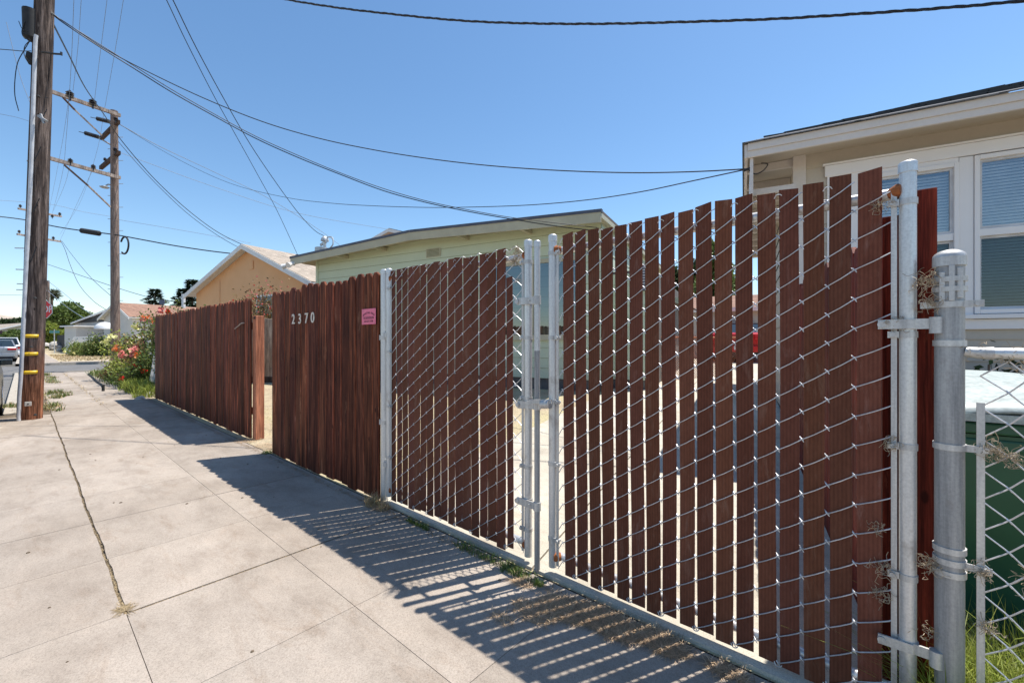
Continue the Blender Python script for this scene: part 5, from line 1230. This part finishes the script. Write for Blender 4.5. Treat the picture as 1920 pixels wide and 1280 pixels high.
# palm
for px_, Y_, w_, h_, lf_, lb_ in ((122, 68, 2.6, 3.0, 'leaf_dark', 'dark green hedge mass behind the far black fence'), (143, 66, 2.4, 2.6, 'leaf_green', 'green tree-like shrub behind the grey-roofed house left end'), (94, 74, 1.6, 2.2, 'leaf_lime', 'light green shrub at the foot of the farthest pole')):
    tree('far_shrub', lb_, gb(px_, Y_), h_, w_, h_*.45, 900, .3, lf_, int(px_), .12, 12, .5, cat='shrub')
base = gb(97, 76); t = thing('palm_tree', 'tall thin palm tree behind the stop sign and far pole', 'palm tree', base.to_tuple())
b = MB(); b.tube([base, base+Vector((.1, 0, 4)), base+Vector((0, 0, 9.6))], .2, 8, rad=[.3, .22, .18]); b.build('trunk', 'bark', t)
b = MB(); rg = random.Random(12)
for k in range(60):
    a = rg.uniform(0, 6.28); e = rg.uniform(-.9, 1.1); d = Vector((math.cos(a)*math.cos(e), math.sin(a)*math.cos(e), math.sin(e))); p = base+Vector((0, 0, 9.6)); L = rg.uniform(.8, 1.3)
    b.tube([p, p+d*L*.6], .02, 4)
    for j in range(7):
        dd = (d+rv3(rg)*.45).normalized(); b.leaf(p+d*L*.5, dd, rv3(rg), L*.8, .12, rg.uniform(.6, 1.4))
b.build('fronds', 'leaf_palm', t)

def bush(name, label, base, rx, h, n, size, leafm, seed, flowers=(), stems=14, cat='shrub', ry=None, group=None, extra=None):
    rg = random.Random(seed); base = Vector(base); root = thing(name, label, cat, base.to_tuple(), group=group); ry = ry or rx
    b = MB(); tips = []
    for k in range(stems):
        a = rg.uniform(0, 6.28); r_ = rg.random(); tip = base+Vector((math.cos(a)*rx*r_, math.sin(a)*ry*r_, h*rg.uniform(.5, 1.0)*(1-.35*r_*r_))); tips.append(tip)
        m_ = base.lerp(tip, .5)+Vector((rg.uniform(-.1, .1), rg.uniform(-.1, .1), h*.08)); b.tube(smoothpts([base+Vector((rg.uniform(-.1, .1)*rx, rg.uniform(-.1, .1)*rx, 0)), m_, tip], 3), .008, 5, rad=None)
    b.build('stems', 'bark', root); c = MB()
    for k in range(n):
        tp = rg.choice(tips); u = rg.uniform(.25, 1.05); m_ = base.lerp(tp, u); v = rv3(rg)*rg.random()**.5*rx*.34; p = m_+v
        if p.z < .03: p.z = rg.uniform(.03, .2)
        tt = rg.uniform(.55, 1.4); c.leaf(p, rv3(rg)+Vector((0, 0, .2)), rv3(rg)+Vector((0, 0, .5)), size*rg.uniform(.6, 1.4), size*rg.uniform(.4, .75), (tt, tt*rg.uniform(.85, 1.05), tt*rg.uniform(.7, 1.1)))
    c.build('foliage', leafm, root)
    for fm, k, s in flowers:
        f = MB()
        for _ in range(k):
            tp = rg.choice(tips); p = tp+rv3(rg)*rx*.25
            for q in range(12): f.leaf(p+rv3(rg)*s*.2, rv3(rg), rv3(rg), s*.62, s*.6, rg.uniform(.8, 1.2))
            if k < 20: f.build('bloom', fm, root); f = MB()
        if k >= 20: f.build('tiny_blossoms', fm, root)
    return root
def onp(px, py): 
    Y = CAMH*FPX/(py-640); p = at(px, py, Y); p.z = 0; return p
# climbing roses over the neighbour's lattice
bush('rose_bush', 'tall leggy rose bush with red and pink blooms against the end of the picket fence', (-13.5, 2.55, 0), .85, 2.25, 5600, .075, 'leaf_green', 21, (('petal_red', 7, .13), ('petal_pink', 8, .14)), 34)
bush('rose_bush', 'tall rose bush with orange and pink blooms beside the second utility pole', (-16.2, 2.7, 0), 1.0, 2.15, 6200, .08, 'leaf_bronze', 22, (('petal_orange', 7, .2), ('petal_pink', 12, .18)), 34)
bush('rose_bush', 'rose bush with yellow-white blooms leaning over the far end of the sidewalk', (-19.0, 2.75, 0), 1.1, 1.75, 6000, .085, 'leaf_lime', 23, (('petal_yellow', 12, .2),), 26)
bush('rose_bush', 'low straggly rose bush with deep red blooms by the leaning lattice', (-15.2, 2.25, 0), .7, 1.0, 3200, .07, 'leaf_green', 24, (('petal_red', 5, .12),), 22)
bush('shrub', 'yellow-green low shrub at the front of the rose bed', (-17.3, 2.2, 0), .9, .75, 3600, .08, 'leaf_lime', 25, (), 22)
bush('shrub', 'brown dried twiggy shrub in the rose bed behind the yellow-green one', (-18.6, 2.15, 0), .6, .6, 2000, .07, 'leaf_bronze', 26, (), 20)
bush('shrub', 'reddish-leaved shrub rising above the grey board fence', gb(495, 14.2, .4), 1.4, 2.75, 6500, .075, 'leaf_bronze', 27, (('petal_pink', 120, .05), ('petal_red', 40, .05)), 60, ry=.8)
bush('shrub', 'lime green shoots just above the far top of the long picket fence', gb(385, 14.5, .3), .7, 2.15, 700, .09, 'leaf_lime', 28, (), 14)
bush('shrub', 'dark hedge shrub in front of the far white porch railing', gb(152, 38), 1.5, .95, 2600, .17, 'leaf_lime', 29, (), 20)
bush('shrub', 'bushy green garden shrub right of the far porch railing', gb(180, 36), 2.0, 1.7, 3400, .16, 'leaf_green', 30, (('petal_yellow', 8, .2),), 24)
bush('shrub', 'dark leafy shrub against the beige house wall behind the trash cart', hp(1.9, .05, .1), .55, 1.02, 900, .075, 'leaf_dark', 31, (), 20, ry=.25)
bush('rose_plant', 'single tall red rose standing above the corner of the long picket fence', gb(313, 10.1), .10, 2.05, 60, .06, 'leaf_bronze', 32, (('petal_red', 1, .14),), 3, cat='rose')

# leaning white lattice panels of the neighbour
def lattice(label, p0, p1, h, lean, mat='white_paint', stepv=.11, seed=1):
    p0, p1 = Vector(p0), Vector(p1); t = thing('lattice_fence', label, 'fence', ((p0+p1)/2).to_tuple()); d = p1-p0; L = d.length; d.normalize(); up = Vector((lean*d.y, -lean*d.x, 1)).normalized()
    for pq in (p0, p1):
        b = MB(); b.beam(pq, pq+up*h, .06, .06); b.build('post', mat, t)
    b = MB(); b.beam(p0+up*h*.97, p1+up*h*.97, .04, .07); b.beam(p0+up*.1, p1+up*.1, .04, .07); b.build('rail', mat, t)
    b = MB(); k = int(L/stepv)
    for i in range(1, k): b.beam(p0+d*(i*stepv)+up*.1, p0+d*(i*stepv)+up*h*.95, .012, .055)
    for i in range(1, int(h/.2)): b.beam(p0+up*(i*.2), p1+up*(i*.2), .01, .03)
    b.build('slat_panel', mat, t)
lattice('white slatted panel behind the tall red roses next to the picket fence', (-13.1, 2.12, 0), (-14.7, 2.2, 0), 1.45, .12)
lattice('white slatted panel behind the orange roses, farther from the picket fence', (-15.3, 2.35, 0), (-16.9, 2.5, 0), 1.35, -.05)
lattice('white slatted panel nearest the cross street, behind the yellow roses', (-17.6, 3.0, 0), (-22.2, 3.2, 0), 1.15, 0)
# far dark fence, porch railing
A, B_ = gb(108, 55), gb(136, 47)
t = thing('dark_board_fence', 'black board fence beyond the cross street left of the white porch railing', 'fence', ((A+B_)/2).to_tuple()); d = (B_-A).normalized(); L = (B_-A).length
b = MB(); k = int(L/.3)
for i in range(k): b.beam(A+d*(i*.3)+Vector((0, 0, 0)), A+d*(i*.3)+Vector((0, 0, 2.0+.03*(i % 3))), .27, .05, up=d.cross(Vector((0, 0, 1))))
b.build('board_panel', 'fence_black', t)
A, B_ = gb(131, 44), gb(174, 39)
t = thing('porch_railing', 'white horizontal-board stair and porch railing of the grey-roofed house', 'railing', ((A+B_)/2).to_tuple()); d = (B_-A); L = d.length; d.normalize()
b = MB()
for i in range(6): b.beam(A+d*1.8+Vector((0, 0, .65+i*.2)), B_+Vector((0, 0, .65+i*.2)), .05, .15); b.beam(A+Vector((0, 0, -.1+i*.2)), A+d*1.8+Vector((0, 0, .65+i*.2)), .05, .13)
b.build('rail_boards', 'white_paint', t)
for u in (0, .4, .7, 1):
    b = MB(); b.beam(A.lerp(B_, u), A.lerp(B_, u)+Vector((0, 0, 1.2+(.5 if u > 0 else 0))), .12, .12); b.build('post', 'white_paint', t)
b = MB(); q = gb(100, 52); rg = random.Random(3)
for k in range(9): b.dome(q+Vector((rg.uniform(-1.6, .6), rg.uniform(-.6, .6), rg.uniform(0, .9))), rg.uniform(.25, .5), rg.uniform(.3, .6), 9, 4)
tag(b.build('rubble_pile', 'pale_stone'), 'pale heap of bagged rubble left of the far black fence', 'pile')

# irrigation hose on the sidewalk
b = MB(); b.tube(smoothpts([onp(165, 702), onp(172, 707), onp(181, 716), onp(192, 724), onp(194, 731)], 4), .022, 8)
for v in b.v: v.z += .03
b.cyl(onp(193.5, 733)+Vector((0, 0, .0)), onp(193.5, 733)+Vector((0, 0, .16)), .03, n=8)
tag(b.build('garden_hose', 'black_rubber'), 'black garden hose end lying on the sidewalk by the rose bed', 'hose')
rg = random.Random(14)
for i, (px, py, s, lb) in enumerate(((278, 742, .11, 'biggest grey rock at the foot of the weeds by the picket fence'), (262, 748, .08, 'flat grey rock left of the biggest one by the picket fence'), (247, 726, .10, 'grey rock under the leaning white lattice post'), (255, 742, .06, 'small dark rock among the weeds by the picket fence'))):
    p = onp(px, py); b = MB(); vs = []; fs = []
    b.dome(p-Vector((0, 0, .02)), s*1.2, s, 9, 4); b.v = [v+rv3(rg)*s*.22 for v in b.v]; tag(b.build('rock', 'pale_stone'), lb, 'rock', 'rocks at the fence end')

# ------------------------------------------------------------------ grass and weeds (nobody could count)
def grass(bm, pts, n, hl, hh, wl, rg, lean=.5, tlo=.6, thi=1.3, droop=.4, spread=.05):
    for _ in range(n):
        c = rg.choice(pts); a = rg.uniform(0, 6.28); r_ = rg.random()**.5*spread*(c[3] if len(c) > 3 else 1)
        p = Vector((c[0]+math.cos(a)*r_, c[1]+math.sin(a)*r_, c[2])); b2_ = rg.uniform(0, 6.28); l_ = rg.random()*lean
        d = Vector((math.cos(b2_)*l_, math.sin(b2_)*l_, 1)); tt = rg.uniform(tlo, thi)
        bm.blade(p, d, rg.uniform(hl, hh), wl*rg.uniform(.6, 1.3), droop, (tt, tt*rg.uniform(.9, 1.05), tt*rg.uniform(.7, 1.1)))
rg = random.Random(40)
def stuff(b, name, mat, label, cat='weeds'): o = b.build(name, mat); tag(o, label, cat, kind='stuff'); return o
# straw and leaf litter packed into the open joints
b = MB()
for _ in range(1500):
    u = rg.random(); x = -2.64-u*u*8.5; y = .31+wob(x)+rg.gauss(0, .006); p = Vector((x, y, -.006)); a = rg.uniform(0, 6.28)
    b.blade(p, Vector((math.cos(a), math.sin(a)*.35, rg.uniform(.02, .18))), rg.uniform(.01, .04), .0022, .1, rg.uniform(.5, 1.25))
for _ in range(900):
    y = rg.uniform(.28, 1.2); p = Vector((-2.63+rg.gauss(0, .006), y, -.006)); a = rg.uniform(0, 6.28)
    b.blade(p, Vector((math.cos(a)*.4, math.sin(a), rg.uniform(.02, .15))), rg.uniform(.01, .03), .002, .1, rg.uniform(.5, 1.25))
for _ in range(260):
    a = rg.uniform(0, 6.28); r_ = abs(rg.gauss(0, .03)); p = Vector((-2.68+math.cos(a)*r_, .31+math.sin(a)*r_*.6, .001)); a = rg.uniform(0, 6.28)
    b.blade(p, Vector((math.cos(a), math.sin(a), .12)), rg.uniform(.015, .045), .002, .1, rg.uniform(.5, 1.25))
stuff(b, 'joint_straw', 'straw', 'dry straw packed in the open sidewalk joints', 'straw')
b = MB()
for _ in range(2600):   # dead leaves along the fence foot
    x = rg.uniform(-12, .4); y = 1.765-abs(rg.gauss(0, .028)); p = Vector((x, y, .001)); a = rg.uniform(0, 6.28)
    b.blade(p, Vector((math.cos(a), math.sin(a), rg.uniform(.05, .5))), rg.uniform(.012, .06), .0028, .2, rg.uniform(.5, 1.3))
for cx, cy, r_, n_ in ((-2.86, 1.76, .07, 500), (-1.12, 1.66, .11, 2300), (-.9, 1.70, .11, 2200), (-.7, 1.74, .09, 1500), (-1.0, 1.73, .08, 900), (-1.22, 1.55, .10, 700), (-.45, 1.75, .06, 300), (-6.1, 1.86, .16, 500), (-5.5, 1.9, .2, 500), (-1.42, 1.70, .05, 300), (-1.3, 1.42, .05, 120)):
    for _ in range(n_):
        a = rg.uniform(0, 6.28); q = rg.random()**.6*r_; p = Vector((cx+math.cos(a)*q*1.25, cy+math.sin(a)*q*.7, .001)); e = rg.uniform(0, 6.28)
        b.blade(p, Vector((math.cos(e), math.sin(e), rg.uniform(.05, .55))), rg.uniform(.02, .075), .0022, .3, rg.uniform(.6, 2.4))
stuff(b, 'dead_weeds', 'dead_brown', 'brown dead weed mats along the foot of the gates', 'weeds')
b = MB(); pts = [(-2.95, 1.76, 0, 1.2)]*3+[(-2.8, 1.765, 0, .8)]
grass(b, pts, 260, .04, .16, .004, rg, 1.0, .7, 1.3, .6, .045); stuff(b, 'dry_tuft', 'straw', 'straw-coloured grass tuft at the foot of the left gate post', 'grass')
b = MB(); pts = [(-2.5+i*.03, 1.762, 0, .3) for i in range(8)]+[(-1.95+i*.05, 1.755, 0, .8) for i in range(12)]+[(-1.56, 1.75, 0, 1.1), (-1.48, 1.75, 0, 1.0)]*3+[(-5.2, 1.80, 0, 1.4)]*4+[(-1.34, 1.74, 0, .6)]*2
grass(b, pts, 1500, .012, .055, .0035, rg, 1.1, .7, 1.4, .5, .045); stuff(b, 'green_weeds', 'leaf_green', 'small green weeds between the sidewalk and the gates', 'weeds')
b = MB(); pts = [(rg.uniform(.1, 1.3), rg.uniform(1.80, 2.38), 0, 1) for _ in range(150)]+[(rg.uniform(.10, .55), rg.uniform(1.86, 2.15), 0, 1) for _ in range(170)]
grass(b, pts, 9000, .10, .42, .0055, rg, .9, .7, 1.7, .6, .05); grass(b, pts, 260, .35, .65, .004, rg, .8, .8, 1.4, .7, .05)
stuff(b, 'tall_grass', 'leaf_lime', 'green and yellow grass growing behind the low wire fence', 'grass')
b = MB(); grass(b, pts, 2600, .05, .34, .003, rg, 1.3, .7, 1.3, .8, .05); stuff(b, 'dry_grass', 'straw', 'dry straw grass behind the low wire fence', 'grass')
# weeds at the neighbour's bed and round the pole
b = MB(); pts = [(rg.uniform(-15.4, -12.3), rg.uniform(1.75, 2.3), 0, 2.5) for _ in range(60)]
grass(b, pts, 2600, .1, .5, .014, rg, .8, .6, 1.3, .6, .08); stuff(b, 'bed_weeds', 'leaf_lime', 'yellow-green long weeds by the left end of the picket fence', 'weeds')
b = MB(); pts = [(rg.uniform(-24, -15.4), rg.uniform(1.78, 2.3), 0, 2.5) for _ in range(60)]
grass(b, pts, 1800, .08, .3, .016, rg, .8, .6, 1.3, .6, .1); stuff(b, 'bed_weeds', 'leaf_green', 'green low weeds along the rose bed edge', 'weeds')
b = MB(); pts = []
for (px, py, s) in ((92, 712, 1), (93, 718, 1), (94, 708, 1), (96, 738, .8), (100, 760, 1), (93, 766, 1), (104, 745, .7), (28, 762, .8), (20, 764, .8), (112, 736, .5), (118, 742, .5), (84, 703, .8)):
    p = onp(px, py); pts += [(p.x+rg.gauss(0, .28)*s, p.y+rg.gauss(0, .07), 0, 1.2*s) for _ in range(5)]
grass(b, pts, 1100, .03, .16, .012, rg, 1.0, .6, 1.3, .6, .09); stuff(b, 'pole_weeds', 'leaf_green', 'green weeds in the sidewalk joints around the near utility pole', 'weeds')
b = MB(); grass(b, pts, 900, .02, .12, .012, rg, 1.4, .7, 1.3, .6, .12)
for _ in range(900):
    x = rg.uniform(-24, -11.5); y = rg.choice((.31, .31, 1.03, -.1))+rg.gauss(0, .03); b.blade(Vector((x, y, 0)), Vector((rg.uniform(-1, 1), rg.uniform(-1, 1), .3)), rg.uniform(.03, .1), .012, .3, rg.uniform(.6, 1.3))
stuff(b, 'dry_joint_grass', 'straw', 'dry grass in the far sidewalk joints', 'grass')
b = MB()
for _ in range(5200):
    p = Vector((rg.uniform(-8.5, -4.8), rg.uniform(1.95, 6.5), 0)); 
    if _ % 3 == 0: p = Vector((rg.uniform(-13, -6), rg.uniform(4, 8.5), 0))
    p.z = yz(p.y); a = rg.uniform(0, 6.28); b.blade(p, Vector((math.cos(a), math.sin(a), rg.uniform(.1, .8))), rg.uniform(.02, .09), .006, .4, rg.uniform(.6, 1.3))
stuff(b, 'yard_straw', 'straw', 'dry grass scattered over the bare yard inside the walk-in gap', 'grass')
b = MB()
for _ in range(3000):
    p = Vector((rg.uniform(-58, -39), rg.uniform(1.5, 6), 0)); b.blade(p, Vector((rg.uniform(-.5, .5), rg.uniform(-.5, .5), 1)), rg.uniform(.05, .18), .04, .4, rg.uniform(.6, 1.3))
stuff(b, 'lawn_grass', 'straw', 'parched lawn grass beyond the cross street', 'grass')
# dried vine fluff caught on posts and wire
def fluff(b, c, r, n, rg, w=.0008):
    c = Vector(c); r *= .85
    for _ in range(n):
        p = c+rv3(rg)*r*rg.random(); q = [p]
        for k in range(4): q.append(q[-1]+rv3(rg)*r*.42)
        b.tube(smoothpts(q, 2), w, 3, rg.uniform(.7, 1.3), cap=False)
b = MB()
for c, r, n_ in (((.10, 1.83, 1.44), .045, 45), ((.105, 1.835, 1.375), .04, 30), ((.028, 1.84, 1.30), .03, 20), ((-.01, 1.835, 1.69), .04, 18), ((.01, 1.84, .92), .035, 22), ((-.02, 1.84, .64), .03, 16), ((-.01, 1.838, .52), .04, 26), ((.105, 1.83, .56), .04, 35), ((-.005, 1.84, .43), .035, 24), ((.1, 1.84, .35), .03, 14)):
    fluff(b, c, r, n_, rg)
tag(b.build('dried_vine', 'fluff'), 'dried tangled vine bits caught between the right gate and the grey post', 'dried vine', kind='stuff')
b = MB()
for c, r, n_ in (((.24, 1.84, .935), .04, 50), ((.27, 1.84, .92), .03, 30), ((.215, 1.84, .58), .03, 35), ((.31, 1.85, .60), .05, 25), ((.225, 1.84, .42), .03, 30), ((.28, 1.86, 1.205), .05, 26), ((.21, 1.86, 1.22), .03, 18)):
    fluff(b, c, r, n_, rg)
tag(b.build('dried_vine', 'fluff'), 'dried vine tufts caught on the low wire fence tension bar', 'dried vine', kind='stuff')
b = MB()
for c, r, n_ in (((-1.58, 1.85, 1.76), .05, 40), ((-1.60, 1.85, 1.71), .045, 35), ((-1.57, 1.85, 1.60), .03, 14)):
    fluff(b, c, r, n_, rg)
tag(b.build('dried_vine', 'fluff'), 'dried vine tangle at the top corner of the left gate', 'dried vine', kind='stuff')
b = MB(); rg2 = random.Random(77)
for _ in range(46):      # small stones, leaves and bits on the sidewalk
    p = Vector((rg2.uniform(-7, -.5), rg2.uniform(-.6, 1.7), .0)); s = rg2.uniform(.003, .008)
    b.dome(p, s*1.4, s, 6, 2, rg2.uniform(.5, 1.2))
tag(b.build('pavement_grit', 'joint_soil'), 'scattered grit and tiny dark leaf bits on the sidewalk', 'grit', kind='stuff')
